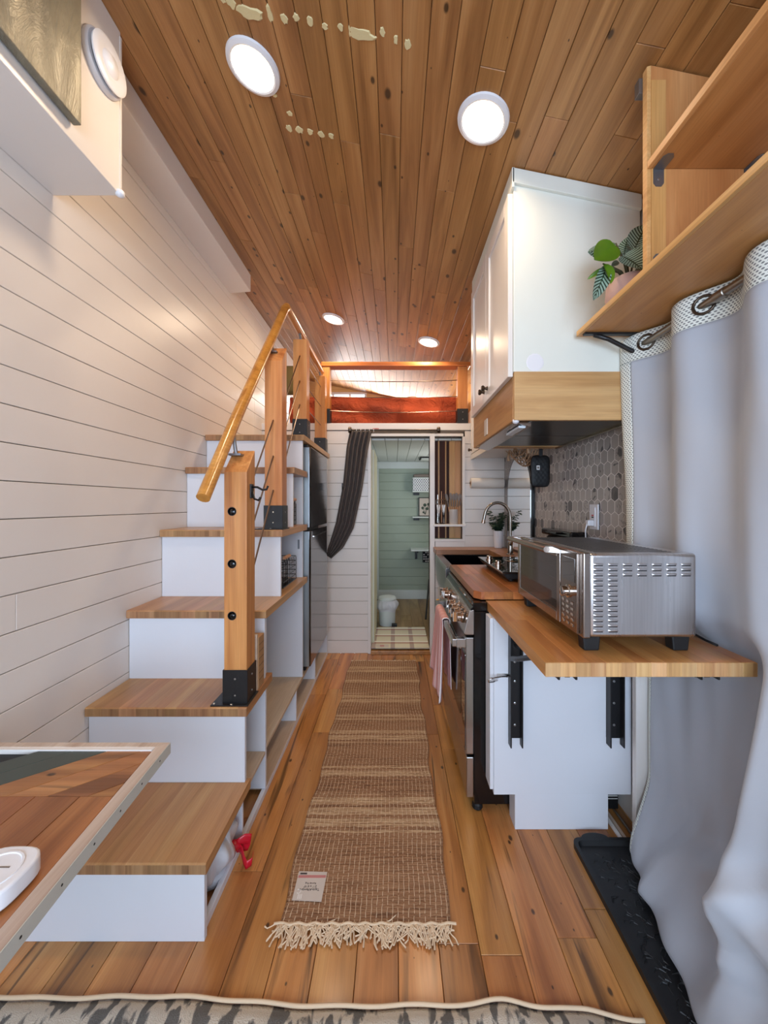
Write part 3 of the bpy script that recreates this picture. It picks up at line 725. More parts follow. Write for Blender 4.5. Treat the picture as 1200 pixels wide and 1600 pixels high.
# ---- things on and in the stairs
kb = thing('wooden_box', 'small upright tan wooden box with grooved side beside the lowest stair post', 'box', (-0.61, 1.68, TZ[1]))
obj('box_body', bx(-0.655, -0.576, 1.632, 1.700, TZ[1], 0.782), 'card', kb, bevel=0.002)
obj('front_board', bx(-0.625, -0.579, 1.618, 1.631, TZ[1], 0.800), 'ply', kb, bevel=0.0015)
for i in range(6): obj('groove', bx(-0.5762, -0.5752, 1.636, 1.696, 0.60+0.03*i, 0.6012+0.03*i), 'blackmatte', kb)
def wire_basket(x0, x1, y0, y1, z, h, lab):
    t = thing('wire_basket', lab, 'basket', ((x0+x1)/2, (y0+y1)/2, z), 'black wire baskets in the stair cubbies')
    for k in range(6):
        zz = z+0.004+h*k/5; obj('wire', tube(B(), [(x0, y0, zz), (x1, y0, zz), (x1, y1, zz), (x0, y1, zz)], 0.0022, 5, closed=True), 'black', t)
    for k in range(5):
        xx = x0+(x1-x0)*k/4; obj('wire', tube(B(), [(xx, y0, z+h), (xx, y0, z+0.003), (xx, y1, z+0.003), (xx, y1, z+h)], 0.0022, 5), 'black', t)
    for k in range(1, 6):
        yy = y0+(y1-y0)*k/6; obj('wire', tube(B(), [(x0, yy, z+h), (x0, yy, z+0.003), (x1, yy, z+0.003), (x1, yy, z+h)], 0.0022, 5), 'black', t)
    ym = (y0+y1)/2
    for yy in (y0+0.02, y0+0.11):
        obj('handle_ring', tube(B(), [(x1, yy, z+h), (x1+0.004, yy, z+h+0.022), (x1+0.002, yy+0.012, z+h+0.03)], 0.003, 6), 'black', t)
    obj('handle', tube(B(), [(x1+0.003, y0+0.012, z+h+0.026), (x1+0.003, y0+0.12, z+h+0.026)], 0.010, 10), 'cork', t, label='cork coloured wooden grip')
    obj('basket_floor', bx(x0+0.004, x1-0.004, y0+0.004, y1-0.004, z+0.002, z+0.006), 'black', t)
    return t
wire_basket(-0.86, -0.625, 2.16, 2.44, TZ[2], 0.145, 'black wire basket with cork handle in the lower stair cubby beside the fridge')
wire_basket(-0.86, -0.635, 2.33, 2.48, TZ[3], 0.135, 'black wire basket with jars on the stair cubby above the other basket')
for nm, lab, x, m, hh in (('spice_jar', 'small glass jar of amber contents inside the upper wire basket', -0.655, 'yellow', 0.07), ('spice_jar', 'dark lidded jar inside the upper wire basket', -0.715, 'blackgloss', 0.06)):
    j = thing(nm, lab, 'jar', (x, 2.37, TZ[3]+0.006))
    obj('jar_body', lathe(B(), (x, 2.37, TZ[3]+0.007), [(0.017, 0), (0.019, 0.005), (0.019, hh), (0.015, hh+0.006)], 'Z', 14), 'glass', j, smooth=True, auto=40)
    obj('lid', lathe(B(), (x, 2.37, TZ[3]+0.014+hh), [(0.017, 0), (0.017, 0.014), (0.015, 0.016)], 'Z', 14), 'screw', j, smooth=True, auto=40)
    obj('contents', lathe(B(), (x, 2.37, TZ[3]+0.009), [(0.016, 0), (0.016, hh*0.6)], 'Z', 14), m, j)
cp = thing('power_bank', 'small black charger lying in the lower wire basket', 'charger', (-0.70, 2.25, TZ[2]+0.006))
obj('case', bx(-0.76, -0.64, 2.18, 2.32, TZ[2]+0.007, TZ[2]+0.038), 'blackmatte', cp, bevel=0.006)
obj('cord', tube(B(), [(-0.65, 2.178, TZ[2]+0.02), (-0.66, 2.172, TZ[2]+0.07), (-0.70, 2.173, TZ[2]+0.06)], 0.002, 6), 'white', cp)

# bag with red ribbon below the lowest step
bm = B()
def bagf(u, v):
    a = 2*math.pi*u; hh = v; rr = 0.10*(math.sin(math.pi*min(1, hh*0.9+0.12)))**0.6*(1+0.16*math.sin(5*a+7*hh)+0.08*math.sin(11*a))
    return Vector((-0.665+rr*math.cos(a)*0.8, 1.385+rr*math.sin(a)*1.05, 0.034+0.175*hh))
bag = thing('plastic_bag', 'translucent white plastic bag stuffed under the lowest stair', 'bag', (-0.67, 1.385, 0.0))
obj('bag_body', sheet(bagf, 40, 18), 'bag', bag, smooth=True)
obj('bag_bottom', lathe(B(), (-0.665, 1.385, 0.0), [(0.03, 0.001), (0.06, 0.01), (0.055, 0.04)], 'Z', 20), 'bag', bag, smooth=True)
bm = B()
def loopstrip(pts, wd, th=0.0012):
    pts = [Vector(p) for p in pts]
    def f(u, v):
        s = u*(len(pts)-1); i = min(int(s), len(pts)-2); t = s-i; t2 = t*t*(3-2*t)
        p = pts[i].lerp(pts[i+1], t); return p + Vector((0.1, 0.15, 1)).normalized()*(v-0.5)*wd
    return f
rib = thing('red_ribbon', 'crumpled shiny red ribbon poking out from under the lowest stair', 'ribbon', (-0.58, 1.36, 0.0))
obj('loop', sheet(loopstrip([(-0.61, 1.45, 0.060), (-0.590, 1.45, 0.070), (-0.570, 1.46, 0.078), (-0.548, 1.47, 0.070), (-0.556, 1.465, 0.050), (-0.595, 1.455, 0.050)], 0.036), 20, 3), 'red', rib, smooth=True, solid=0.0012)
obj('tail', sheet(loopstrip([(-0.585, 1.45, 0.055), (-0.572, 1.44, 0.052), (-0.558, 1.425, 0.030), (-0.545, 1.415, 0.020), (-0.528, 1.425, 0.024), (-0.532, 1.445, 0.030)], 0.028), 20, 3), 'red', rib, smooth=True, solid=0.0012)
obj('knot', lathe(B(), (-0.610, 1.45, 0.060), [(0.006, -0.03), (0.02, -0.012), (0.02, 0.012), (0.006, 0.03)], 'X', 10), 'red', rib, smooth=True)

# ================================================================== FRIDGE
fr = thing('refrigerator', 'two door brushed steel refrigerator between the stairs and the back wall', 'refrigerator', (-0.88, 2.92, 0.225))
obj('cabinet_body', bx(-1.15, -0.632, 2.56, 3.20, 0.23, 1.735), 'black', fr, bevel=0.004)
XF = -0.560
def fdoor(z0, z1):
    bm = B(); prism(bm, [(-0.630, 2.567), (XF-0.008, 2.567), (XF, 2.580), (XF, 3.195), (-0.630, 3.195)], 'Z', z0, z1)
    d = obj('door', bm, 'fridge', fr, bevel=0.004)
    obj('edge_strip', bx(-0.628, XF-0.010, 2.5645, 2.5675, z0+0.004, z1-0.004), 'fridgeside', d, label='pale steel door edge')
    return d
d1 = fdoor(0.262, 1.172); d2 = fdoor(1.192, 1.735)
obj('handle_recess', bx(XF-0.02, XF+0.002, 2.66, 3.16, 1.132, 1.171), 'blackgloss', d1, bevel=0.003)
obj('handle_lip', bx(XF-0.004, XF+0.006, 2.66, 3.16, 1.124, 1.132), 'chrome', d1, bevel=0.001)
obj('hinge_cap', bx(-0.63, -0.585, 2.575, 2.63, 1.735, 1.752), 'blackmatte', fr, bevel=0.002)
obj('foot', bx(-0.66, -0.60, 2.60, 2.64, 0.225, 0.262), 'blackmatte', fr); obj('foot', bx(-0.66, -0.60, 3.12, 3.16, 0.225, 0.262), 'blackmatte', fr)

# ================================================================== LOFT
lr = thing('loft_railing', 'orange stained fir railing with three steel cables across the loft edge', 'railing', (0.0, 3.50, 2.085))
for (x0, x1, d_) in ((-0.648, -0.585, 0), (0.575, 0.665, 1)):
    p = obj('post', bx(x0, x1, YB-0.002, YB+0.09, 2.09, 2.60), 'fir_z', lr, bevel=0.003)
    bm = B(); t = 0.004; box(bm, x0-t, x1+t, YB-0.002-t, YB-0.002, 2.086, 2.216); box(bm, x1, x1+t, YB-0.002, YB+0.09, 2.086, 2.216); box(bm, x0-t, x0, YB-0.002, YB+0.09, 2.086, 2.216)
    obj('post_base', bm, 'black', p, label='black steel post base')
    for zz in (2.12, 2.185): obj('screw', lathe(B(), ((x0+x1)/2, YB-0.006, zz), [(0.004, 0), (0.004, -0.002), (0.002, -0.003)], 'Y', 8), 'screw', p)
obj('top_rail', bx(-0.66, 0.69, YB-0.012, YB+0.10, 2.600, 2.640), 'fir_x', lr, bevel=0.006)
for za, sag in ((2.485, 0.014), (2.335, 0.010), (2.205, 0.016)):
    pts = [(-0.585+1.16*i/16, YB+0.03, za - sag*4*(i/16)*(1-i/16)) for i in range(17)]
    obj('cable', tube(B(), pts, 0.0035, 6), 'cable', lr)
mat_ = thing('mattress', 'thick mattress under a rust orange quilted cover in the sleeping loft', 'bed', (-0.2, 4.3, 2.08))
rr_ = random.Random(2)
def drape_f(u, v):
    # u across X, v from the front hem up and over to the back
    x = -0.985 + 1.63*u
    n = math.sin(x*9+1.0)*0.010+math.sin(x*23+v*9)*0.007+math.sin(x*41+2*v)*0.004
    if v < 0.3:
        t = v/0.3; z = 2.090+0.255*t; y = 3.645+n*1.1 - 0.025*math.sin(t*math.pi) + 0.015*math.sin(x*5+t*8)
        y -= 0.022*max(0, math.sin(x*3.2+t*3.0))*(1-t)
    elif v < 0.36:
        t = (v-0.3)/0.06; a = t*math.pi/2; z = 2.345+0.03*math.sin(a)+n*0.4; y = 3.645+n+0.03*(1-math.cos(a))
    else:
        t = (v-0.36)/0.64; z = 2.375+n*0.6+0.006*math.sin(t*30+x*4); y = 3.675+1.45*t
    return Vector((x, y, z))
obj('quilted_cover', sheet(drape_f, 130, 70), 'rust', mat_, smooth=True)
obj('mattress_body', bx(-0.96, 0.62, 3.67, 5.1, 2.082, 2.33), 'white', mat_, bevel=0.03)
cu = thing('cushion', 'olive cushion leaning at the left end of the loft bed', 'cushion', (-0.98, 3.72, 2.37))
def cush(u, v):
    a, b = (u-0.5)*2, (v-0.5)*2; th = 0.07*(1-a*a)**0.5*(1-b*b)**0.5 if abs(a) < 1 and abs(b) < 1 else 0
    return Vector((-0.985+0.15*a, 3.64-th*0.8+0.02*b, 2.375+0.150+0.145*b))
def cush2(u, v):
    p = cush(u, v); a, b = (u-0.5)*2, (v-0.5)*2; th = 0.07*max(0, (1-a*a))**0.5*max(0, (1-b*b))**0.5
    return Vector((p.x, 3.64+0.02*b+th*0.8, p.z))
bm = sheet(cush, 16, 16); sheet(cush2, 16, 16, bm=bm); bmesh.ops.remove_doubles(bm, verts=bm.verts, dist=0.0005); bmesh.ops.recalc_face_normals(bm, faces=bm.faces)
obj('cushion_cover', bm, 'olive', cu, smooth=True)

# ================================================================== DOOR CURTAIN ON THE BACK WALL
cr = thing('door_curtain', 'charcoal curtain on a slim rod, swept aside from the bathroom doorway', 'curtain', (-0.3, 3.42, 2.0))
RZ = 2.012
obj('rod', tube(B(), [(-0.385, 3.420, RZ), (0.385, 3.420, RZ)], 0.008, 10), 'bronze', cr, smooth=True, auto=50, label='dark bronze rod')
for x in (-0.395, 0.395):
    o = obj('finial', lathe(B(), (x, 3.420, RZ), [(0.012, -0.016), (0.026, -0.012), (0.028, 0), (0.026, 0.012), (0.012, 0.016)], 'X', 16), 'bronze', cr, smooth=True, auto=50)
    obj('wall_bracket', tube(B(), [(x*0.96, 3.42, RZ), (x*0.96, 3.478, RZ)], 0.006, 8), 'bronze', cr)
def dc(u, v):
    # v 0 top .. 1 bottom ; sweeps down-left to the fridge
    cl = [(-0.298, RZ-0.012), (-0.330, 1.85), (-0.371, 1.51), (-0.440, 1.168), (-0.510, 1.0), (-0.585, 0.885)]
    s = v*(len(cl)-1); i = min(int(s), 4); t = s-i
    c = Vector(cl[i]).lerp(Vector(cl[i+1]), t)
    W_ = [0.195, 0.19, 0.175, 0.165, 0.13, 0.06]; wd = W_[i]*(1-t)+W_[i+1]*t
    d = (Vector(cl[i+1])-Vector(cl[i])).normalized(); nrm = Vector((-d.y, d.x))  # perpendicular in xz
    tilt = (1-v)
    off = (u-0.5)*wd
    if v < 0.25: nx, nz = 1.0, 0.0; k_ = v/0.25; nrm = (Vector((1, 0))*(1-k_)+nrm*k_).normalized()
    f = 0.018*math.sin(u*math.pi*2*5.0+0.6)*(1-0.35*v)
    return Vector((c.x+nrm.x*off, 3.415+f, c.y+nrm.y*off*(1 if v > 0 else 0)-0.0))
obj('cloth', sheet(dc, 90, 48), 'drape', cr, smooth=True, solid=0.002)
for i in range(5):
    x = -0.335+0.038*i
    obj('ring', tube(B(), [(x, 3.420+0.014*math.cos(a), RZ-0.004+0.014*math.sin(a)) for a in [2*math.pi*k/12 for k in range(12)]], 0.0022, 5, closed=True), 'plastic', cr, label='white curtain ring')
for i in range(4):
    obj('bead', lathe(B(), (-0.185+0.014*i, 3.420, RZ+0.011), [(0.002, -0.005), (0.006, -0.002), (0.006, 0.002), (0.002, 0.005)], 'X', 8), 'red', cr, label='small red bead')
tb = thing('curtain_hook', 'small black hook on the back wall beside the swept curtain', 'hook', (-0.46, 3.47, 1.50))
obj('hook_plate', bx(-0.475, -0.445, 3.47, 3.479, 1.475, 1.540), 'black', tb, bevel=0.002); obj('prong', tube(B(), [(-0.46, 3.47, 1.485), (-0.46, 3.43, 1.48), (-0.46, 3.42, 1.51)], 0.006, 8), 'black', tb)

# ================================================================== NICHE BESIDE THE DOOR
ni = thing('wall_niche', 'white framed niche backed with dark and light wood strips beside the doorway', 'niche', (0.49, 3.50, 1.04))
NX0, NX1, NZ0, NZ1 = 0.367, 0.616, 1.037, 1.962
x = NX0; r = random.Random(4); seq = [('walnut', .038), ('mapleback', .014), ('walnut', .052), ('mapleback', .012), ('walnut', .026), ('mapleback', .052), ('mapleback', .055)]
for m_, w_ in seq:
    lean = 0.012 if m_ == 'walnut' else 0.012
    obj('back_strip', bx(x+0.0005, min(NX1, x+w_)-0.0005, YB+0.075, YB+0.085+(0.002 if m_ == 'walnut' else 0), NZ0, NZ1), m_, ni, label='dark walnut strip' if m_ == 'walnut' else 'pale maple strip'); x += w_
for a in ((NX0-0.004, NX0, NZ0, NZ1), (NX1, NX1+0.004, NZ0, NZ1)): obj('side_panel', bx(a[0], a[1], YB, YB+0.085, a[2], a[3]), 'trimwood', ni)
obj('frame', bx(NX1+0.0, NX1+0.024, YB-0.012, YB+0.004, NZ0-0.022, NZ1+0.0), 'white', ni, bevel=0.002)
obj('frame', bx(NX0-0.001, NX1, YB-0.012, YB+0.004, NZ0-0.022, NZ0), 'white', ni, bevel=0.002)
obj('shelf', bx(NX0-0.012, NX1+0.030, YB-0.030, YB+0.075, 1.150, 1.170), 'white', ni, bevel=0.003)
ZS = 1.170
bk = thing('knife_stand', 'clear stand of steel scissors and knives on the niche shelf', 'knife stand', (0.42, 3.50, ZS))
obj('stand', bx(0.378, 0.458, 3.505, 3.535, ZS, ZS+0.13), 'glass', bk, bevel=0.003)
for (x0, x1, zt, m_) in ((0.392, 0.405, 0.27, 'nickel'), (0.428, 0.438, 0.30, 'cork'), (0.452, 0.456, 0.28, 'cork')):
    bm = B(); prism(bm, [(x0, ZS+0.004), (x1, ZS+0.02), (x1, ZS+zt*0.75), (x1-0.002, ZS+zt), (x0+0.002, ZS+zt), (x0, ZS+zt*0.75)], 'Y', 3.515, 3.523); obj('knife', bm, m_, bk, bevel=0.001)
for x in (0.388, 0.412, 0.436, 0.458):
    obj('scissor_loop', tube(B(), [(x+0.012*math.cos(a), 3.50, ZS+0.200+0.026*math.sin(a)) for a in [2*math.pi*k/14 for k in range(14)]], 0.0035, 6, closed=True), 'chrome', bk)
for x, dx in ((0.390, 0.02), (0.414, -0.012), (0.440, 0.018), (0.458, -0.012)):
    bm = B(); prism(bm, [(x-0.006, ZS+0.175), (x+0.006, ZS+0.175), (x+dx+0.003, ZS+0.01), (x+dx-0.003, ZS+0.006)], 'Y', 3.496, 3.500); obj('scissor_blade', bm, 'chrome', bk)
ck = thing('utensil_crock', 'small beige crock holding grey silicone utensils on the niche shelf', 'crock', (0.54, 3.50, ZS))
obj('crock_body', lathe(B(), (0.540, 3.505, ZS), [(0.036, 0), (0.040, 0.006), (0.040, 0.134), (0.036, 0.134), (0.034, 0.02)], 'Z', 28), 'crock', ck, smooth=True, auto=40)
uts = [(-0.025, -0.055, 'spoon', 0.30), (-0.012, -0.022, 'fork', 0.31), (0.0, 0.0, 'spoon', 0.30), (0.012, 0.022, 'turner', 0.31), (0.022, 0.045, 'spoon', 0.30), (0.028, 0.070, 'ladle', 0.32)]
for i, (a, b, kind, hh) in enumerate(uts):
    t = thing('cooking_utensil', ['grey slotted spoon leaning furthest left in the crock', 'grey fork second from left in the crock', 'grey solid spoon at the back middle of the crock', 'grey turner right of centre in the crock', 'grey spoon near the right rim of the crock', 'grey ladle leaning furthest right in the crock'][i], 'utensil', (0.54+a, 3.505, ZS+0.01), 'grey utensils in the crock')
    p0 = Vector((0.540+a*0.7, 3.505, ZS+0.012)); p1 = Vector((0.540+b, 3.495+0.006*(i % 2), ZS+hh*0.68)); p2 = p1+(p1-p0).normalized()*0.075
    obj('handle', tube(B(), [p0, p0.lerp(p1, 0.75)], 0.0045, 8), 'cork', t, label='orange wooden handle'); obj('neck', tube(B(), [p0.lerp(p1, 0.75), p1], 0.0055, 8), 'grayutensil', t)
    d = (p2-p1); wd = 0.015 if kind != 'turner' else 0.019
    bm = B(); pts = []
    for q in range(14):
        th = 2*math.pi*q/14; uu = 0.5-0.5*math.cos(th); ss = math.sin(th)*wd*(0.7+0.3*uu); c = p1+d*uu; pts.append((c.x+ss, c.z))
    prism(bm, pts, 'Y', p1.y-0.003, p1.y+0.003); obj('head', bm, 'grayutensil', t, bevel=0.001)

# ================================================================== BATHROOM THINGS
bn = thing('pedal_bin', 'white pedal bin with a bag hanging over its rim on the bathroom floor', 'bin', (-0.076, 4.17, BZ))
c = (-0.076, 4.17, BZ)
obj('bin_body', lathe(B(), c, [(0.082, 0), (0.086, 0.01), (0.092, 0.25), (0.092, 0.27)], 'Z', 32), 'bathwhite', bn, smooth=True, auto=40)
def linerf(u, v):
    a = 2*math.pi*u; rr = 0.094+0.024*math.sin(math.pi*min(1, v*1.1))*(1+0.16*math.sin(7*a+2*v)+0.2*math.sin(15*a)); return Vector((c[0]+rr*math.cos(a), c[1]+rr*math.sin(a), BZ+0.272-0.115*v+0.012*math.sin(3*a)*v))
obj('bag_liner', sheet(linerf, 60, 10), 'bag', bn, smooth=True, label='thin bag folded over the rim')
obj('lid', lathe(B(), (c[0], c[1], BZ+0.272), [(0.095, 0), (0.099, 0.012), (0.088, 0.032), (0.05, 0.042), (0.0, 0.044)], 'Z', 32), 'bathwhite', bn, smooth=True, auto=40)
obj('pedal', bx(c[0]+0.05, c[0]+0.105, c[1]-0.115, c[1]-0.075, BZ+0.004, BZ+0.040), 'rubber', bn, bevel=0.004, label='dark grey pedal')
mt = tag(obj('bath_mat', sheet(lambda u, v: Vector((DX0+0.004+(DX1-DX0-0.008)*u, 3.465+0.575*v, BZ+0.008+0.0015*math.sin(v*20))), 10, 24), 'plaid', None, solid=0.010), 'cream and red plaid mat across the bathroom doorway', 'mat')
tg = tag(obj('mat_label', bx(-0.172, -0.050, 3.475, 3.535, BZ+0.0142, BZ+0.0155), 'rugtag', None), 'small white paper label lying on the plaid mat', 'label')
for k in range(2): obj('print_block', bx(-0.130, -0.092, 3.482+0.022*k, 3.498+0.022*k, BZ+0.0155, BZ+0.0160), 'tagpink', tg)
def bshelf(x0, x1, z, d=0.16, lab='', bracket=True):
    t = thing('wall_shelf', lab, 'shelf', ((x0+x1)/2, YR, z), 'white bracket shelves on the green wall')
    obj('board', bx(x0, x1, YR-d, YR-0.001, z-0.018, z), 'bathwhite', t, bevel=0.002)
    obj('bracket', bx(x0+0.02, x0+0.10, YR-0.02, YR-0.001, z-0.055, z-0.019), 'black', t, bevel=0.002, label='black bracket')
    return t
bshelf(0.245, 0.90, 1.530, lab='white bathroom shelf highest on the green wall, carrying a patterned basket')
bshelf(0.245, 0.90, 1.185, lab='white bathroom shelf in the middle of the green wall, carrying a framed print')
bs = thing('patterned_basket', 'white basket with dark lattice pattern on the highest bathroom shelf', 'basket', (0.40, 5.22, 1.53))
obj('basket_body', sheet(lambda u, v: Vector((0.25+0.30*u, 5.150, 1.532+0.17*v)), 1, 1, uv=lambda u, v: (u*0.3, v*0.17)), 'dotbasket', bs, solid=0.004)
obj('basket_side', bx(0.252, 0.548, 5.155, 5.28, 1.532, 1.70), 'bathwhite', bs)
obj('rim', bx(0.245, 0.555, 5.145, 5.29, 1.700, 1.712), 'bathwhite', bs, bevel=0.003)
obj('folded_towel', bx(0.26, 0.54, 5.16, 5.28, 1.713, 1.758), 'grayutensil', bs, bevel=0.015, seg=3)
pf = thing('framed_print', 'black framed botanical print standing on the middle bathroom shelf', 'picture', (0.42, 5.27, 1.185))
bm = B(); x0, x1, z0, z1 = 0.335, 0.56, 1.186, 1.445
box(bm, x0, x1, 5.262, 5.276, z0, z0+0.010); box(bm, x0, x1, 5.262, 5.276, z1-0.010, z1); box(bm, x0, x0+0.010, 5.262, 5.276, z0+0.01, z1-0.01); box(bm, x1-0.010, x1, 5.262, 5.276, z0+0.01, z1-0.01)
obj('frame', bm, 'blackmatte', pf); obj('print', bx(x0+0.01, x1-0.01, 5.270, 5.274, z0+0.01, z1-0.01), 'rugtag', pf)
for (sx, sz, rr_) in ((0.39, 1.30, 0.020), (0.42, 1.34, 0.024), (0.45, 1.29, 0.022), (0.40, 1.24, 0.014), (0.47, 1.35, 0.020)):
    bm = B(); tube(bm, [(0.425, 5.269, 1.21), (sx, 5.269, sz)], 0.003, 5); lathe(bm, (sx, 5.2695, sz), [(0.002, 0.0), (rr_, 0.0), (rr_*0.8, -0.0015)], 'Y', 8); obj('printed_flower', bm, 'leafdark', pf)
fs_ = thing('folding_table', 'white fold-down ledge on black brackets low on the green wall', 'shelf', (0.55, 5.2, 0.75))
obj('table_top', bx(0.22, 0.90, 5.02, 5.297, 0.735, 0.755), 'bathwhite', fs_, bevel=0.002)
obj('bracket', bx(0.285, 0.315, 5.02, 5.295, 0.715, 0.735), 'black', fs_); obj('bracket', bx(0.285, 0.315, 5.27, 5.299, 0.60, 0.735), 'black', fs_)
pl_ = thing('letter_board', 'small dark lettered board on the green wall under the fold-down ledge', 'sign', (0.45, 5.29, 0.62))
obj('board', bx(0.39, 0.56, 5.286, 5.299, 0.55, 0.72), 'blackmatte', pl_)
for i in range(5):
    for j in range(5):
        if (i*3+j*7) % 4: obj('letter', bx(0.400+0.028*i, 0.418+0.028*i, 5.284, 5.286, 0.56+0.03*j, 0.575+0.03*j), 'inkwhite', pl_)
st_ = thing('towel_rack', 'black leaning rack leg at the right edge of the bathroom doorway', 'rack', (0.42, 4.6, BZ))
obj('rail', tube(B(), [(0.357, 4.35, BZ), (0.43, 4.75, 0.42)], 0.010, 6), 'black', st_); obj('rail', tube(B(), [(0.50, 4.35, BZ), (0.56, 4.75, 0.42)], 0.010, 6), 'black', st_); obj('crossbar', tube(B(), [(0.43, 4.75, 0.42), (0.56, 4.75, 0.42)], 0.010, 6), 'black', st_)
vt = thing('ceiling_fan_vent', 'flat dark rimmed vent in the bathroom ceiling', 'vent', (0.42, 4.8, 1.935))
obj('vent_body', bx(0.32, 0.60, 4.70, 4.98, 1.920, 1.935), 'blackmatte', vt, bevel=0.003); obj('vent_cover', bx(0.335, 0.585, 4.715, 4.965, 1.908, 1.919), 'bathwhite', vt, bevel=0.003)
sd = thing('sliding_door', 'cream painted edge of the bathroom door standing open inside the doorway', 'door', (-0.20, 3.72, BZ))
obj('door_slab', bx(-0.222, -0.186, 3.585, 4.15, BZ+0.004, 1.86), 'yellowwhite', sd, bevel=0.003)
obj('edge_strip', bx(-0.196, -0.192, 3.582, 3.585, BZ+0.03, 1.85), 'bathwhite', sd)
sw = thing('light_switch', 'white wall switch on the left wall inside the bathroom', 'switch', (-0.235, 4.7, 1.25))
obj('plate', bx(-0.235, -0.228, 4.66, 4.74, 1.19, 1.31), 'plastic', sw, bevel=0.002)
obj('rocker', bx(-0.2285, -0.224, 4.685, 4.715, 1.22, 1.28), 'plastic', sw, bevel=0.001)

# ================================================================== UPPER CABINETS AND HOOD
def shaker(nm, x, y0, y1, z0, z1, parent, m='white', knob=None, t=0.020):
    """shaker door facing -x with its face at x"""
    bm = B(); s = 0.055 if (z1-z0) > 0.4 else 0.035
    box(bm, x, x+t, y0, y0+s, z0, z1); box(bm, x, x+t, y1-s, y1, z0, z1); box(bm, x, x+t, y0+s, y1-s, z0, z0+s); box(bm, x, x+t, y0+s, y1-s, z1-s, z1)
    d = obj(nm, bm, m, parent, bevel=0.0015, seg=1)
    obj('door_panel', bx(x+0.008, x+t-0.002, y0+s, y1-s, z0+s, z1-s), m, d)
    if knob:
        ky, kz = knob; obj('knob', lathe(B(), (x, ky, kz), [(0.011, 0.0), (0.008, -0.004), (0.006, -0.012), (0.013, -0.018), (0.015, -0.025), (0.010, -0.031)], 'X', 16), 'bronze', d, smooth=True, auto=40)
    return d
UX, UY0, UY1, UZ0 = 0.483, 1.555, 2.335, 1.887
uc = thing('upper_cabinet', 'tall white two door cabinet up to the ceiling above the range hood', 'cabinet', (0.75, 1.94, UZ0))
def cabbody(x0, x1, y0, y1, z0, inset=0.0):
    bm = B(); prism(bm, [(x0, z0), (x1, z0), (x1, cz(x1)-0.001), (x0, cz(x0)-0.001)], 'Y', y0, y1); return bm
obj('body', cabbody(UX, XR-0.004, UY0, UY1, UZ0), 'cab', uc, bevel=0.002)
bm = B(); prism(bm, [(UX-0.008, cz(UX)-0.062), (XR-0.005, cz(XR)-0.062), (XR-0.005, cz(XR)-0.002), (UX-0.008, cz(UX)-0.002)], 'Y', UY0-0.014, UY0)
obj('crown_trim', bm, 'cab', uc, bevel=0.002)
obj('crown_trim', bx(UX-0.010, UX, UY0-0.014, UY1, 2.625, cz(UX)-0.002), 'cab', uc, bevel=0.002)
shaker('door', UX-0.021, UY0+0.004, 1.936, 1.868, 2.612, uc, 'white', (1.905, 1.925)); shaker('door', UX-0.021, 1.940, UY1-0.03, 1.868, 2.612, uc, 'white', (1.972, 1.925))
obj('spackle_patch', lathe(B(), (0.57, UY0, 1.925), [(0.036, 0.0), (0.032, -0.0006), (0.0, -0.0006)], 'Y', 14), 'plastic', uc, label='round spackle patch')
hb = thing('range_hood', 'maple boxed range hood with dark metal underside over the stove', 'range hood', (0.74, 1.94, 1.695))
HZ0, HZ1 = 1.690, UZ0-0.001
obj('near_panel', bx(UX+0.002, XR-0.005, UY0-0.006, UY0+0.012, HZ0, HZ1), 'birch_x', hb, bevel=0.002)
fp = obj('front_panel', bx(UX, UX+0.018, UY0+0.012, UY1, HZ0, HZ1), 'birch_y', hb, bevel=0.002)
obj('far_panel', bx(UX+0.018, XR-0.005, UY1-0.018, UY1, HZ0, HZ1), 'birch_x', hb, bevel=0.002)
obj('bottom_lip', bx(UX+0.002, XR-0.005, UY1-0.10, UY1-0.02, HZ0-0.004, HZ0+0.010), 'birch_x', hb)
obj('filter_panel', bx(UX+0.075, 0.955, UY0+0.012, 1.90, HZ0-0.001, HZ0+0.008), 'hoodmetal', hb, bevel=0.001, label='dark brushed filter panel')
obj('filter_panel', bx(UX+0.075, 0.955, 1.906, 2.23, HZ0-0.001, HZ0+0.008), 'hoodmetal', hb, bevel=0.001, label='dark brushed filter panel')
bm = B(); prism(bm, [(UX+0.012, HZ0-0.002), (UX+0.080, HZ0-0.020), (UX+0.085, HZ0+0.002), (UX+0.012, HZ0+0.004)], 'Y', UY0+0.03, 2.30); obj('control_lip', bm, 'ovensteel', hb, bevel=0.001)
obj('lamp_lens', bx(UX+0.035, UX+0.065, 1.60, 1.78, HZ0-0.022, HZ0-0.012), 'bluewhite', hb, bevel=0.002)
obj('rear_lip', bx(0.955, 0.972, UY0+0.02, 2.28, HZ0-0.012, HZ0+0.01), 'ovensteel', hb, bevel=0.001)
obj('corner_bumper', lathe(B(), (UX+0.012, UY0+0.01, HZ0), [(0.006, -0.012), (0.013, -0.006), (0.013, 0.004), (0.008, 0.008)], 'Z', 12), 'plastic', hb, smooth=True)
ol = obj('outlet', bx(UX-0.004, UX+0.001, 1.985, 2.045, 1.712, 1.795), 'cream', fp, bevel=0.001)

lc = thing('low_cabinet', 'shallow white wall cabinet hung past the range hood above the sink', 'cabinet', (0.84, 2.9, 1.756))
obj('body', cabbody(0.710, XR-0.004, UY1+0.01, YB-0.003, 1.768), 'white', lc, bevel=0.002)
obj('light_valance', bx(0.690, 0.712, UY1+0.01, YB-0.003, 1.752, 1.795), 'white', lc, bevel=0.002)
yk = UY1+0.02
for i in range(3):
    w_ = (YB-0.02-yk)/3; shaker('door', 0.690, yk+w_*i+0.002, yk+w_*(i+1)-0.002, 1.802, 2.60, lc, 'white', (yk+w_*(i+1)-0.035, 1.835))

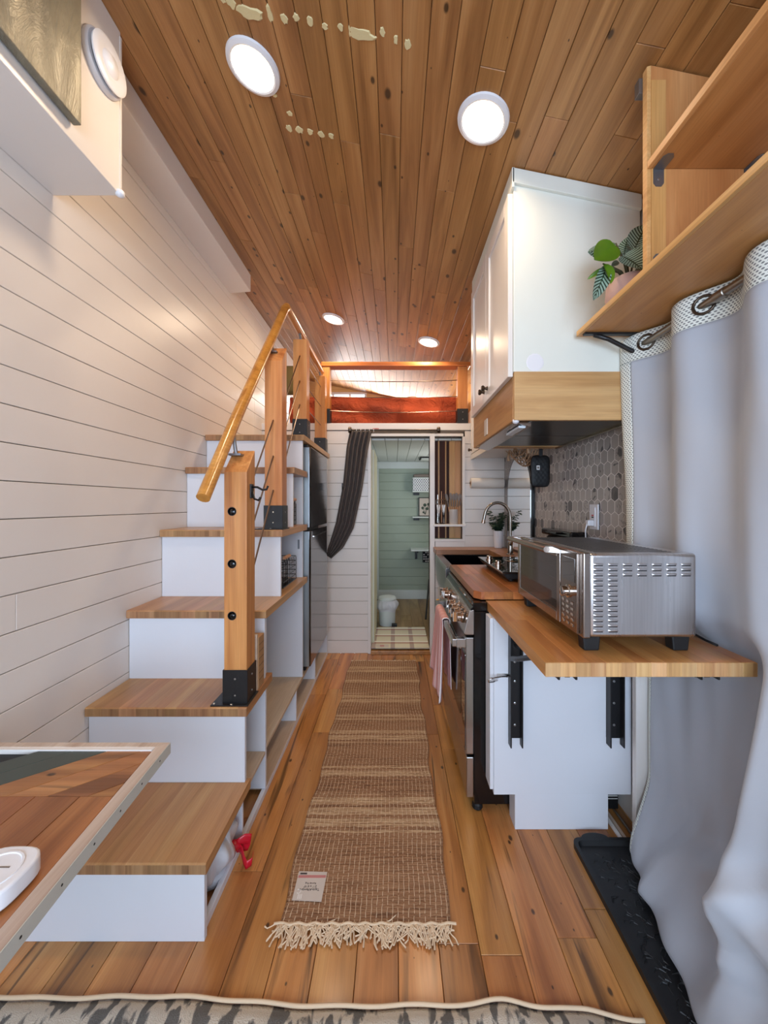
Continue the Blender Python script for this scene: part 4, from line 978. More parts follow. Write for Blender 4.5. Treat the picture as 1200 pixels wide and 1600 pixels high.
# macrame sling, pot holder
mc = thing('macrame_sling', 'knotted jute macrame fruit sling hanging behind the range hood', 'hammock', (0.9, 2.6, 1.75))
bm = B(); r = random.Random(8)
def sling(u, v):
    # u along Y, v across X
    y = 2.40+0.42*u; s = math.sin(math.pi*u); return Vector((0.82+0.15*v, y, 1.742-0.135*s*(0.45+0.55*math.sin(math.pi*v))-0.0))
for k in range(9):
    for d in (1, -1):
        pts = []
        for q in range(13):
            u = q/12; v = (k/8 + d*0.5*u) % 1.0
            if pts and abs(v-lastv) > 0.5:
                if len(pts) > 1: tube(bm, pts, 0.003, 5)
                pts = []
            pts.append(sling(u, v)); lastv = v
        if len(pts) > 1: tube(bm, pts, 0.003, 5)
nn = obj('net', bm, 'rope', mc); nn['kind'] = 'stuff'
for y in (2.40, 2.82):
    obj('cord_bundle', tube(B(), [(0.89, y, 1.742), (0.89, y+(0.02 if y > 2.6 else -0.02), 1.766)], [0.02, 0.006], 8), 'rope', mc)
    obj('tassel', tube(B(), [(0.85, y, 1.75), (0.84, y+0.01, 1.70), (0.845, y+0.01, 1.67)], [0.006, 0.009, 0.012], 6), 'rope', mc)
obj('wooden_stick', tube(B(), [(0.80, 2.37, 1.745), (0.98, 2.37, 1.748)], 0.007, 8), 'cork', mc)
ph = thing('pot_holder', 'black quilted pot holder with white tag hanging behind the range hood', 'pot holder', (0.89, 2.36, 1.50))
def padf(s):
    def f(u, v):
        a, b = (u-0.5)*2, (v-0.5)*2; q = 0.82; 
        k_ = (abs(a)**5+abs(b)**5)**0.2; mx = max(abs(a), abs(b)); sc_ = (mx/k_ if k_ > 1e-6 else 1)
        th = 0.011*max(0, 1-mx**6)
        return Vector((0.894+0.060*a*sc_, 2.352+s*th+0.0012*math.sin(a*14)*math.sin(b*18), 1.553+0.098*b*sc_))
    return f
bm = sheet(padf(-1), 24, 32); sheet(padf(1), 24, 32, bm=bm); bmesh.ops.remove_doubles(bm, verts=bm.verts, dist=0.0003); bmesh.ops.recalc_face_normals(bm, faces=bm.faces)
obj('pad', bm, 'blackmatte', ph, smooth=True)
obj('hanging_loop', bx(0.886, 0.908, 2.348, 2.354, 1.645, 1.690), 'blackmatte', ph, bevel=0.002)
obj('care_tag', bx(0.867, 0.885, 2.336, 2.3385, 1.560, 1.586), 'inkwhite', ph); obj('tag_print', bx(0.870, 0.882, 2.3352, 2.336, 1.566, 1.580), 'grayutensil', ph)

# mirror leaning on the right wall
mi = thing('arched_mirror', 'tall arched mirror in a slim black frame on the right wall by the sink', 'mirror', (0.985, 3.0, 0.975))
def arch(y0, y1, z0, z1, n=20):
    rad = (y1-y0)/2; yc = (y0+y1)/2; pts = [(y0, z0), (y1, z0)]
    for i in range(n+1):
        a = math.pi*i/n; pts.append((yc+rad*math.cos(a), z1-rad*1.0+rad*math.sin(a)))
    return pts
bm = B(); prism(bm, arch(2.715, 3.300, 0.968, 1.745), 'X', 0.972, 0.992); obj('frame', bm, 'blackgloss', mi, bevel=0.002)
bm = B(); prism(bm, arch(2.735, 3.280, 0.988, 1.725), 'X', 0.9695, 0.9722); obj('mirror_glass', bm, 'mirror', mi)

# GFCI outlet with plug
gf = thing('wall_outlet', 'white wall outlet with a plug in it on the marble tiles', 'outlet', (0.985, 1.91, 1.28))
obj('plate', bx(0.988, 0.9955, 1.865, 1.945, 1.225, 1.350), 'plastic', gf, bevel=0.002)
obj('receptacle', bx(0.9845, 0.989, 1.885, 1.925, 1.240, 1.335), 'plastic', gf, bevel=0.001)
obj('reset_button', bx(0.982, 0.985, 1.898, 1.912, 1.292, 1.298), 'red', gf); obj('test_button', bx(0.982, 0.985, 1.898, 1.912, 1.283, 1.289), 'blackmatte', gf)
obj('plug', bx(0.955, 0.985, 1.892, 1.918, 1.243, 1.272), 'plastic', gf, bevel=0.004)
obj('plug_cord', tube(B(), [(0.957, 1.905, 1.255), (0.948, 1.905, 1.22), (0.955, 1.905, 1.10), (0.95, 1.90, 0.97)], 0.003, 6), 'plastic', gf)

# ================================================================== BASE UNITS, COUNTERS, SINK
sb = thing('sink_cabinet', 'white base cabinet under the sink and far counter', 'cabinet', (0.70, 2.97, 0.0))
obj('body', (lambda b: (box(b, 0.405, XR-0.003, 2.47, YB-0.014, 0.10, 0.645), box(b, 0.405, XR-0.003, 2.47, 2.594, 0.645, 0.918), box(b, 0.405, XR-0.003, 3.246, YB-0.014, 0.645, 0.918), box(b, 0.806, XR-0.003, 2.594, 3.246, 0.645, 0.918), b)[-1])(B()), 'white', sb)
obj('toe_kick', bx(0.455, XR-0.003, 2.47, YB-0.014, 0.0, 0.10), 'riser', sb)
shaker('door', 0.386, 2.50, 2.935, 0.115, 0.625, sb, 'white', (2.90, 0.58)); shaker('door', 0.386, 2.945, 3.38, 0.115, 0.625, sb, 'white', (2.98, 0.58))
snk = thing('farmhouse_sink', 'stainless apron front farmhouse sink between the two wooden counters', 'sink', (0.62, 2.9, 0.66))
SY0, SY1 = 2.60, 3.24
pts = [(0.350, 0.922), (0.345, 0.90), (0.350, 0.80), (0.356, 0.72), (0.372, 0.665), (0.404, 0.655), (0.404, 0.922)]
bm = B(); prism(bm, pts, 'Y', SY0, SY1); obj('apron', bm, 'steel', snk, bevel=0.004)
obj('rim', bx(0.352, 0.40, SY0, SY1, 0.9225, 0.928), 'steel', snk, bevel=0.002)
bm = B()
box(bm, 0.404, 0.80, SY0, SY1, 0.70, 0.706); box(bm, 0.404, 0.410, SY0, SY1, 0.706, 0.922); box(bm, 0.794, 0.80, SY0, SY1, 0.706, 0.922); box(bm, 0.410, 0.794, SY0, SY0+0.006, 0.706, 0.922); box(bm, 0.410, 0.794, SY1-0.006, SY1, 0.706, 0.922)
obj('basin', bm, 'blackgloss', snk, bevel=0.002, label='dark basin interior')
def staves(name, parent, x0, x1, y0, y1, z0, z1, m, along='Y', wst=0.042, seed=1, clip=None, end_m=None):
    """edge-glued staves side by side, each its own part"""
    r_ = random.Random(seed)
    if along == 'Y':
        x = x0
        while x < x1-0.003:
            xb = min(x1, x+wst); ys = [y0]
            y = y0+r_.uniform(0.15, 0.6)
            while y < y1-0.15: ys.append(y); y += r_.uniform(0.3, 0.7)
            ys.append(y1)
            for a, b in zip(ys, ys[1:]): obj(name, bx(x, xb, a, b, z0, z1), m, parent, bevel=0.0006, seg=1)
            x = xb
    else:
        y = y0
        while y < y1-0.003:
            yb = min(y1, y+wst); obj(name, bx(x0, x1, y, yb, z0, z1), m, parent, bevel=0.0006, seg=1); y = yb
ct = thing('far_counter', 'oak counter strip around the sink against the back wall', 'counter', (0.68, 3.3, 0.925))
staves('stave', ct, 0.352, XR-0.004, SY1+0.005, YB-0.002, 0.925, 0.965, 'blockx', 'X', 0.048)
staves('stave', ct, 0.802, XR-0.004, 2.505, SY1+0.004, 0.925, 0.965, 'blockx', 'Y', 0.05, 3)
# range cover: clipped near-left corner
rc = thing('range_cover_board', 'reddish butcher block board lying over the stove top', 'board', (0.66, 2.1, 0.92))
RX0, RX1, RY0, RY1 = 0.362, 0.990, 1.722, 2.50
r = random.Random(12); x = RX0; first = True
while x < RX1-0.004:
    xb = min(x+0.043, RX1); ys = [RY0, RY0+r.uniform(0.15, 0.6), RY1]
    for a, b in zip(ys, ys[1:]):
        if first and a == RY0:
            bm = B(); prism(bm, [(x+0.028, a), (xb, a), (xb, b), (x, b), (x, a+0.035)], 'Z', 0.9225, 0.957)
        else: bm = bx(x, xb, a, b, 0.9225, 0.957)
        obj('stave', bm, 'block', rc, bevel=0.0008, seg=1)
    x = xb; first = False
# ---- stove
sv = thing('gas_range', 'stainless and black freestanding stove with glass oven door', 'stove', (0.66, 2.07, 0.0))
V0, V1 = 1.682, 2.445
obj('side_body', bx(0.350, 0.885, V0, V1, 0.035, 0.880), 'blackgloss', sv, bevel=0.003)
obj('side_recess', bx(0.40, 0.85, V0-0.002, V0+0.001, 0.12, 0.83), 'blackgloss', sv, bevel=0.001)
bm = B(); box(bm, 0.345, 0.985, 1.721, V1-0.002, 0.881, 0.918); box(bm, 0.345, 0.4085, V0+0.002, 1.721, 0.881, 0.918); obj('cooktop', bm, 'blackgloss', sv, bevel=0.004)
bm = B(); prism(bm, [(0.336, 0.893), (0.352, 0.905), (0.352, 0.87), (0.336, 0.862)], 'Y', V0+0.002, V1-0.002); obj('cooktop_lip', bm, 'blackgloss', sv, bevel=0.002)
pts = [(0.350, 0.888), (0.330, 0.884), (0.305, 0.785), (0.312, 0.777), (0.350, 0.777)]
bm = B(); prism(bm, pts, 'Y', V0+0.001, V1-0.001); obj('control_panel', bm, 'steel', sv, bevel=0.003)
for i, y in enumerate((1.760, 1.832, 1.905, 1.985, 2.190, 2.27)):
    kb_ = obj('knob', lathe(B(), (0.313, y, 0.835), [(0.026, 0.0), (0.026, -0.006), (0.020, -0.010), (0.021, -0.026), (0.018, -0.028)], 'X', 24), 'copper', sv, smooth=True, auto=35)
    obj('knob_grip', bx(0.268, 0.288, y-0.006, y+0.006, 0.812, 0.858), 'chrome', kb_, bevel=0.003)
DXF = 0.315
dr_ = obj('oven_door', bx(DXF, 0.349, V0+0.003, V1-0.003, 0.252, 0.765), 'steel', sv, bevel=0.004)
bm = B(); 
def rrect(y0, y1, z0, z1, rad, n=6):
    pts = []
    for (cy, cz_, a0) in ((y1-rad, z1-rad, 0), (y0+rad, z1-rad, 90), (y0+rad, z0+rad, 180), (y1-rad, z0+rad, 270)):
        for i in range(n+1):
            a = math.radians(a0+90*i/n); pts.append((cy+rad*math.cos(a), cz_+rad*math.sin(a)))
    return pts
prism(bm, rrect(V0+0.012, V1-0.012, 0.262, 0.690, 0.01), 'X', DXF-0.004, DXF+0.002); obj('door_glass', bm, 'blackglass', dr_, bevel=0.001, label='black reflective oven door glass')
bm = B(); prism(bm, rrect(V0+0.10, V1-0.10, 0.36, 0.665, 0.05), 'X', DXF-0.0052, DXF-0.003); obj('oven_window', bm, 'blackgloss', dr_, label='darker oven viewing window')
HX, HZ = 0.268, 0.737
obj('handle_bar', bx(HX-0.012, HX+0.010, V0+0.015, V1-0.05, HZ-0.017, HZ+0.017), 'steel', dr_, bevel=0.004)
for y in (V0+0.015, V1-0.085): obj('handle_bracket', bx(HX+0.008, DXF+0.002, y, y+0.035, HZ-0.020, HZ+0.018), 'steel', dr_, bevel=0.002)
obj('storage_drawer', bx(DXF+0.002, 0.349, V0+0.003, V1-0.003, 0.062, 0.240), 'steel', sv, bevel=0.004)
for y in (V0+0.03, V1-0.03):
    for x in (0.37, 0.86): obj('foot', lathe(B(), (x, y, 0.0), [(0.020, 0.0), (0.024, 0.006), (0.022, 0.02), (0.010, 0.036)], 'Z', 14), 'blackmatte', sv)
# towel over the oven handle
tw = thing('dish_towel', 'pink striped dish towel draped over the oven handle', 'towel', (0.27, 2.12, 0.35))
T0, T1 = 1.985, 2.26
def towf(u, v):
    y = T0+(T1-T0)*u; fold = 0.010*math.sin(u*11+v*2.0)+0.006*math.sin(u*23)
    L1, L2 = 0.405-0.05*u, 0.36
    s = v*(L1+0.055+L2)
    if s < L1:
        t = s/L1; return Vector((HX-0.020-0.022*(1-t)+fold*(1.2-t*0.9), y-(1-t)*0.045*(0.5-u)*1.0-(1-t)*0.02, HZ-L1+0.010+s))
    if s < L1+0.055:
        a = (s-L1)/0.055*math.pi; return Vector((HX-0.001-0.0195*math.cos(a), y, HZ+0.012+0.013*math.sin(a)))
    s -= L1+0.055; t = s/L2; return Vector((HX+0.0185+0.006*t+fold*0.35*t, y+0.01*t, HZ+0.010-s))
obj('towel_cloth', sheet(towf, 30, 60), 'pink', tw, smooth=True, solid=0.003)
# yellow clip on a small bracket at the far stove corner
yc = thing('yellow_clip', 'yellow plastic clip on a grey magnetic holder beyond the oven towel', 'clip', (0.30, 2.50, 0.71))
obj('holder', bx(0.300, 0.352, 2.448, 2.53, 0.690, 0.735), 'zinc', yc, bevel=0.004); obj('holder_back', bx(0.350, 0.386, 2.47, 2.52, 0.70, 0.725), 'zinc', yc)
obj('clip', lathe(B(), (0.285, 2.50, 0.712), [(0.004, -0.016), (0.020, -0.010), (0.022, 0.004), (0.010, 0.016)], 'X', 14), 'yellow', yc, smooth=True)

# ---- near base cabinet
nc = thing('end_base_cabinet', 'narrow white base cabinet panel with toe kick block beside the stove', 'cabinet', (0.70, 1.63, 0.0))
N0, N1 = 1.592, 1.672
obj('end_panel', bx(0.413, 0.983, N0, N0+0.018, 0.146, 0.880), 'riser', nc, bevel=0.0015)
obj('side_panel', bx(0.413, 0.983, N0+0.018, N1, 0.150, 0.880), 'riser', nc)
obj('drawer_front', bx(0.398, 0.4125, N0+0.004, N1, 0.165, 0.876), 'riser', nc, bevel=0.002)
obj('toe_kick', bx(0.501, 0.888, N0+0.002, N1, 0.0, 0.1455), 'riser', nc, bevel=0.0015)
for (a, b) in ((0.472, 0.523), (0.877, 0.936)):
    vb_ = None
    bm = B(); box(bm, a, b, 1.584, 1.5915, 0.385, 0.880); box(bm, a, a+0.005, 1.556, 1.584, 0.360, 0.880); box(bm, b-0.005, b, 1.556, 1.584, 0.360, 0.880)
    prism(bm, [(a, 0.385), (a+0.012, 0.385), (a+0.012, 0.372), (a, 0.36)], 'Y', 1.584, 1.590)
    tr = thing('folding_bracket', 'black folding shelf bracket nearer the stove, under the board' if a < 0.5 else 'black folding shelf bracket nearer the curtain, under the board', 'bracket', ((a+b)/2, 1.57, 0.36), 'folding brackets under the flip-up board')
    obj('wall_channel', bm, 'black', tr, bevel=0.0008, seg=1)
    for z in (0.44, 0.53, 0.62, 0.70): obj('screw', lathe(B(), ((a+b)/2, 1.584, z), [(0.005, 0), (0.005, -0.002), (0.002, -0.003)], 'Y', 8), 'screw', tr)
    xm = (a+b)/2
    bm = B(); box(bm, xm-0.028, xm-0.022, 1.10, 1.555, 0.846, 0.879); box(bm, xm+0.022, xm+0.028, 1.10, 1.555, 0.846, 0.879); box(bm, xm-0.022, xm+0.022, 1.10, 1.555, 0.873, 0.879)
    obj('top_arm', bm, 'black', tr, bevel=0.001, seg=1)
    for s_ in (-0.014, 0.014):
        bm = B(); prism(bm, [(1.105, 0.862), (1.125, 0.842), (1.145, 0.848), (1.22, 0.872), (1.12, 0.872)], 'X', xm+s_-0.0125, xm+s_+0.004); obj('lock_lever', bm, 'blackgloss', tr, bevel=0.002)
    obj('strut', tube(B(), [(xm, 1.565, 0.775), (xm, 1.50, 0.792), (xm, 1.36, 0.858)], 0.010, 6), 'black', tr)
    obj('strut_link', tube(B(), [(xm-0.02, 1.57, 0.72), (xm-0.018, 1.50, 0.745), (xm-0.005, 1.38, 0.80), (xm, 1.30, 0.85)], 0.011, 6), 'black', tr)
lt = thing('chrome_latch', 'small chrome loop latch on the near cabinet edge next to the stove', 'latch', (0.42, 1.58, 0.64))
obj('latch_plate', bx(0.425, 0.470, 1.587, 1.592, 0.634, 0.650), 'chrome', lt, bevel=0.001)
obj('latch_loop', tube(B(), [(0.470, 1.582, 0.645), (0.43, 1.565, 0.647), (0.395, 1.555, 0.645), (0.380, 1.553, 0.638), (0.383, 1.555, 0.630), (0.400, 1.565, 0.626), (0.425, 1.582, 0.625)], 0.0035, 8), 'chrome', lt, smooth=True)
# things behind the toe kick on the floor
bxk = thing('black_box', 'black box with white letters tucked behind the cabinet toe kick', 'box', (0.93, 1.80, 0.0))
# ---- flip-up board
fb_ = thing('flip_up_board', 'honey coloured maple butcher block board carrying the toaster oven', 'board', (0.70, 1.36, 0.882))
FX0, FX1, FY0, FY1, FZ0, FZ1 = 0.410, 0.985, 1.040, 1.718, 0.882, 0.920
x = FX0; r = random.Random(33)
while x < FX1-0.004:
    xb = min(x+0.0411, FX1); ys = [FY0+0.006, FY0+r.uniform(0.2, 0.5), FY1]
    for a, b in zip(ys, ys[1:]): obj('stave', bx(x, xb, a, b, FZ0, FZ1), 'blockboard', fb_, bevel=0.0005, seg=1)
    obj('stave_end', bx(x, xb, FY0, FY0+0.006, FZ0, FZ1), 'blockend', fb_, bevel=0.0010, seg=1, label='end grain block of the board')
    x = xb

# ---- toaster oven
OX0, OX1, OY0, OY1, OZ0, OZ1 = 0.548, 0.880, 1.115, 1.670, 0.962, 1.207
to = thing('toaster_oven', 'large stainless toaster oven with louvered side on the butcher block board', 'toaster oven', (0.71, 1.39, FZ1))
bm = B(); box(bm, OX0+0.02, OX1, OY0, OY1, OZ0, OZ1); obj('housing', bm, 'steelv', to, bevel=0.010, seg=4, smooth=True, auto=30)
obj('front_frame', (lambda b: (box(b, OX0, OX0+0.022, OY0-0.002, OY0+0.022, OZ0-0.002, OZ1+0.002), box(b, OX0, OX0+0.022, OY1-0.014, OY1+0.002, OZ0-0.002, OZ1+0.002), box(b, OX0, OX0+0.022, OY0+0.022, OY1-0.014, OZ1-0.014, OZ1+0.002), box(b, OX0, OX0+0.022, OY0+0.022, OY1-0.014, OZ0-0.002, OZ0+0.014), b)[-1])(B()), 'ovensteel', to, bevel=0.004, seg=3)
def foot(x, y):
    return obj('foot', prism(B(), [(x-0.022, FZ1), (x+0.022, FZ1), (x+0.027, OZ0+0.004), (x-0.027, OZ0+0.004)], 'Y', y-0.018, y+0.018), 'blackmatte', to, bevel=0.004)
for x in (0.580, 0.842):
    for y in (1.145, 1.63): foot(x, y)
# side louvers
def louver(x, z):
    bm = B(); n = 8
    f = lambda u, v: Vector((x-0.0145+0.029*u, OY0-0.0002-0.0026*(max(0.0, math.sin(math.pi*u))**0.35)*math.sin(math.pi*(0.25+0.75*v)) if 0.001 < u < 0.999 else OY0-0.0002, z-0.0025+0.0055*v))
    sheet(f, n, 4, bm=bm); return bm
lv0 = None
for row_ in range(14):
    for col_ in range(7 if row_ < 3 else 2):
        x = 0.593+0.0425*col_; z = 1.176-0.0148*row_
        c = (x, OY0-0.003, z)
        if lv0 is None:
            bm = louver(x, z); v0 = len(bm.faces); box(bm, x-0.0125, x+0.0125, OY0-0.0008, OY0+0.001, z-0.0055, z-0.0027)
            for i_, f in enumerate(bm.faces):
                if i_ >= v0: f.material_index = 1
            lv0 = obj('louver', bm, ('steelv', 'blackmatte'), to, smooth=True, auto=60); base_c = WPOS[lv0.name].copy(); base_x, base_z = x, z
        else: copy_part(lv0, 'louver', to, base_c+Vector((x-base_x, 0, z-base_z)))
bm = B()
for k_ in range(26):
    y = OY0+0.035+0.0195*k_; box(bm, OX0+0.05, OX1-0.05, y, y+0.006, OZ1-0.0005, OZ1+0.0006)
o = obj('top_slots', bm, 'blackmatte', to); o['kind'] = 'stuff'; o['label'] = 'rows of dark vent slots'
# door with glass, panel, handle
YP = 1.245
od = obj('oven_door', (lambda b: (box(b, OX0-0.010, OX0, YP+0.004, YP+0.030, OZ0+0.004, OZ1-0.004), box(b, OX0-0.010, OX0, OY1-0.024, OY1, OZ0+0.004, OZ1-0.004), box(b, OX0-0.010, OX0, YP+0.030, OY1-0.024, OZ1-0.030, OZ1-0.004), box(b, OX0-0.010, OX0, YP+0.030, OY1-0.024, OZ0+0.004, OZ0+0.034), b)[-1])(B()), 'ovensteel', to, bevel=0.002)
obj('door_glass', bx(OX0-0.007, OX0-0.003, YP+0.030, OY1-0.024, OZ0+0.034, OZ1-0.030), 'ovenglass', od)
obj('cavity', bx(OX0+0.002, OX0+0.019, YP+0.024, OY1-0.016, OZ0+0.020, OZ1-0.018), 'blackmatte', to)
for z in (1.02, 1.05, 1.10, 1.14):
    obj('rack_wire', tube(B(), [(OX0+0.0006, YP+0.03, z), (OX0+0.0006, OY1-0.03, z)], 0.0016, 5), 'chrome', to)
bm = B(); tube(bm, [(OX0-0.052, YP+0.005, 1.203), (OX0-0.052, OY1-0.015, 1.203)], 0.0105, 12); obj('handle_bar', bm, 'ovensteel', od, smooth=True, auto=50)
for y in (YP+0.012, OY1-0.04):
    bm = B(); prism(bm, [(OX0-0.060, 1.196), (OX0-0.056, 1.213), (OX0-0.03, 1.214), (OX0-0.002, 1.202), (OX0-0.002, 1.186), (OX0-0.04, 1.190)], 'Y', y, y+0.022); obj('handle_end', bm, 'chrome', od, bevel=0.003)
cpn = obj('control_panel', bx(OX0-0.008, OX0, OY0+0.020, YP, OZ0+0.004, OZ1-0.004), 'ovensteel', to, bevel=0.001)
obj('display', bx(OX0-0.0095, OX0-0.007, OY0+0.034, YP-0.014, 1.115, 1.186), 'blackglass', cpn)
obj('dial', lathe(B(), (OX0-0.008, (OY0+0.02+YP)/2, 1.082), [(0.020, 0), (0.020, -0.004), (0.015, -0.006), (0.015, -0.022), (0.012, -0.024)], 'X', 22), 'chrome', cpn, smooth=True, auto=35)
for i in range(5):
    for j in range(3):
        y = OY0+0.042+0.030*j; z = 1.050-0.0165*i; obj('button', bx(OX0-0.0105, OX0-0.0075, y, y+0.015, z-0.005, z+0.004), 'chrome', cpn, bevel=0.001, seg=1)
obj('power_cord', tube(B(), [(OX1, 1.40, 1.02), (0.92, 1.38, 1.00), (0.95, 1.33, 0.965), (0.968, 1.27, 0.934), (0.972, 1.20, 0.926), (0.976, 1.16, 0.924)], 0.0035, 8), 'blackmatte', to, smooth=True)

# ---- portable cooktop, black appliance
pc = thing('portable_cooktop', 'black two burner electric cooktop with chrome knobs on the range cover board', 'cooktop', (0.72, 2.2, 0.957))
obj('glass_top', bx(0.543, 0.90, 1.925, 2.49, 1.000, 1.010), 'blackglass', pc, bevel=0.002, label='shiny black glass top')
bm = B(); prism(bm, [(0.570, 0.972), (0.88, 0.972), (0.90, 0.999), (0.548, 0.999)], 'Y', 1.935, 2.48); obj('body', bm, 'blackmatte', pc, bevel=0.003)
for x in (0.60, 0.86):
    for y in (1.975, 2.44): obj('foot', lathe(B(), (x, y, 0.957), [(0.012, 0), (0.014, 0.004), (0.012, 0.016)], 'Z', 12), 'blackmatte', pc)
for y in (2.16, 2.36):
    obj('knob', lathe(B(), (0.585, y, 1.010), [(0.022, 0), (0.022, 0.006), (0.017, 0.008), (0.017, 0.022), (0.014, 0.025)], 'Z', 24), 'copper', pc, smooth=True, auto=35, label='chrome knob')
for y in (2.06, 2.34): obj('burner_ring', tube(B(), [(0.745+0.07*math.cos(a), y+0.07*math.sin(a), 1.0105) for a in [2*math.pi*k_/32 for k_ in range(32)]], 0.0022, 5, closed=True), 'chrome', pc)
ap = thing('counter_appliance', 'flat lidded black appliance behind the toaster oven', 'appliance', (0.9, 2.07, 0.957))
obj('body', bx(0.905, 0.975, 1.96, 2.30, 0.957, 1.17), 'blackmatte', ap, bevel=0.02, seg=3)
obj('lid', bx(0.895, 0.985, 1.95, 2.34, 1.172, 1.208), 'blackgloss', ap, bevel=0.010, seg=3)
obj('lid_handle', bx(0.865, 0.896, 2.05, 2.20, 1.188, 1.202), 'blackgloss', ap, bevel=0.004)
# faucet
fa = thing('sink_faucet', 'tall gooseneck faucet of brushed nickel at the sink', 'faucet', (0.89, 2.93, 0.965))
FXb, FYb = 0.885, 2.93
obj('base', lathe(B(), (FXb, FYb, 0.965), [(0.030, 0), (0.030, 0.006), (0.020, 0.012), (0.018, 0.09), (0.013, 0.10)], 'Z', 24), 'nickel', fa, smooth=True, auto=40)
pts = [(FXb, FYb, 1.05), (FXb, FYb, 1.25)]
for i in range(1, 15):
    a = math.pi*i/15*1.02; pts.append((FXb-0.098+0.098*math.cos(a), FYb, 1.25+0.112*math.sin(a)))
pts.append((FXb-0.205, FYb, 1.215))
obj('gooseneck', tube(B(), pts, 0.0115, 14), 'nickel', fa, smooth=True, auto=50)
obj('spray_head', tube(B(), [(FXb-0.203, FYb, 1.232), (FXb-0.208, FYb, 1.205)], [0.013, 0.016], 14), 'copper', fa, smooth=True, auto=50)
obj('lever', tube(B(), [(FXb, FYb-0.018, 1.045), (FXb, FYb-0.045, 1.052), (FXb-0.01, FYb-0.075, 1.085)], [0.011, 0.007, 0.006], 10), 'nickel', fa, smooth=True)
# small vase plant on the far counter
vp = thing('small_potted_plant', 'leafy dark green eucalyptus in a ribbed white pot against the back wall', 'plant', (0.925, 3.40, 0.965))
bm = B(); n = 40
prof = [(0.030, 0.0), (0.034, 0.006), (0.041, 0.15), (0.038, 0.152), (0.036, 0.10)]
rings = []
for rr_, hh_ in prof:
    rings.append([bm.verts.new((0.920+rr_*(1+0.04*(j % 2))*math.cos(2*math.pi*j/n), 3.395+rr_*(1+0.04*(j % 2))*math.sin(2*math.pi*j/n), 0.965+hh_)) for j in range(n)])
for i in range(len(rings)-1):
    for j in range(n): bm.faces.new((rings[i][j], rings[i][(j+1) % n], rings[i+1][(j+1) % n], rings[i+1][j]))
bm.faces.new(rings[0][::-1]); bm.faces.new(rings[-1]); bmesh.ops.recalc_face_normals(bm, faces=bm.faces)
obj('pot', bm, 'plastic', vp); r = random.Random(17)
def leaf(bm, p, d, up, L, W, n=4, curl=0.2):
    d = d.normalized(); s = d.cross(up)
    if s.length < 1e-3: s = Vector((1, 0, 0))
    s.normalize(); nn = s.cross(d).normalized()
    g = []
    Lr = bm.loops.layers.uv.verify()
    for i in range(n+1):
        t = i/n; wd = W*math.sin(math.pi*min(1, max(0.02, t*0.94+0.03)))**0.65
        c = p+d*L*t-nn*curl*L*t*t
        g.append([bm.verts.new(c-s*wd/2+nn*wd*0.12), bm.verts.new(c), bm.verts.new(c+s*wd/2+nn*wd*0.12)])
    for i in range(n):
        for j in range(2):
            f = bm.faces.new((g[i][j], g[i+1][j], g[i+1][j+1], g[i][j+1])); f.smooth = True
            for lp, (a, b) in zip(f.loops, ((i, j), (i+1, j), (i+1, j+1), (i, j+1))): lp[Lr].uv = (a/n, b/2)
for k_ in range(13):
    a = r.uniform(0, 2*math.pi); lean = r.uniform(0.02, 0.085); hh_ = r.uniform(0.06, 0.17) if k_ else 0.19
    p0 = Vector((0.920, 3.395, 1.10)); p1 = p0+Vector((lean*math.cos(a)*1.2, -abs(lean*math.sin(a))*0.8, hh_))
    if p1.x > 0.95: p1.x = 0.95
    sp_ = obj('sprig', tube(B(), [p0, (p0+p1)/2+Vector((0, 0, 0.01)), p1], 0.0018, 5), 'stem', vp)
    bm = B()
    for q in range(9):
        t = 0.15+0.85*q/8; c = p0.lerp(p1, t)
        for s_ in (-1, 1):
            dd = Vector((s_*r.uniform(0.4, 1), r.uniform(-0.9, 0.3), r.uniform(-0.3, 0.5))); leaf(bm, c, dd, Vector((0, -0.6, 1)), r.uniform(0.020, 0.034), r.uniform(0.018, 0.028), 3)
    obj('leaves', bm, 'leafdark', sp_)
# paper towel
pt = thing('paper_towel_roll', 'paper towel roll on a horizontal holder on the back wall above the faucet', 'paper towel', (0.84, 3.42, 1.53))
RZ2 = H+(788-755)*3.42/600
obj('roll', lathe(B(), (0.680, 3.418, RZ2), [(0.018, 0.0), (0.043, 0.0005), (0.045, 0.004), (0.045, 0.288), (0.043, 0.292), (0.018, 0.2925)], 'X', 32), 'paper', pt, smooth=True, auto=40)
obj('core', lathe(B(), (0.678, 3.418, RZ2), [(0.019, 0), (0.019, 0.295)], 'X', 20), 'card', pt, smooth=True, auto=40)
obj('holder_rod', tube(B(), [(0.672, 3.418, RZ2), (0.985, 3.418, RZ2)], 0.007, 8), 'bronze', pt)
obj('holder_arm', bx(0.976, 0.984, 3.41, 3.479, RZ2-0.014, RZ2+0.014), 'bronze', pt)

# ================================================================== OPEN SHELVES TOP RIGHT
sh = thing('open_shelf_unit', 'cherry coloured open shelving with an upright divider over the curtain', 'shelf unit', (0.90, 1.0, 2.015))
SX = 0.722
def shelfb(x0, x1, y0, y1, z0, z1):
    n_ = 3; o = None
    w_ = (x1-0.012-x0)/1
    o = obj('shelf_board', bx(x0+0.012, x1, y0, y1, z0, z1), 'shelf_y', sh, bevel=0.0008, seg=1)
    obj('edge_strip', bx(x0, x0+0.012, y0, y1, z0, z1), 'edge', o, bevel=0.0015, label='pale solid edging strip')
shelfb(SX, 1.098, -0.6, 1.522, 2.014, 2.034)
shelfb(0.745, 1.060, -0.6, 1.131, 2.338, 2.360)
bm = B(); prism(bm, [(0.757, 2.036), (1.070, 2.036), (1.070, cz(1.070)-0.004), (0.757, cz(0.757)-0.004)], 'Y', 1.132, 1.152)
dv = obj('divider', bm, 'shelf_z', sh, bevel=0.0008)
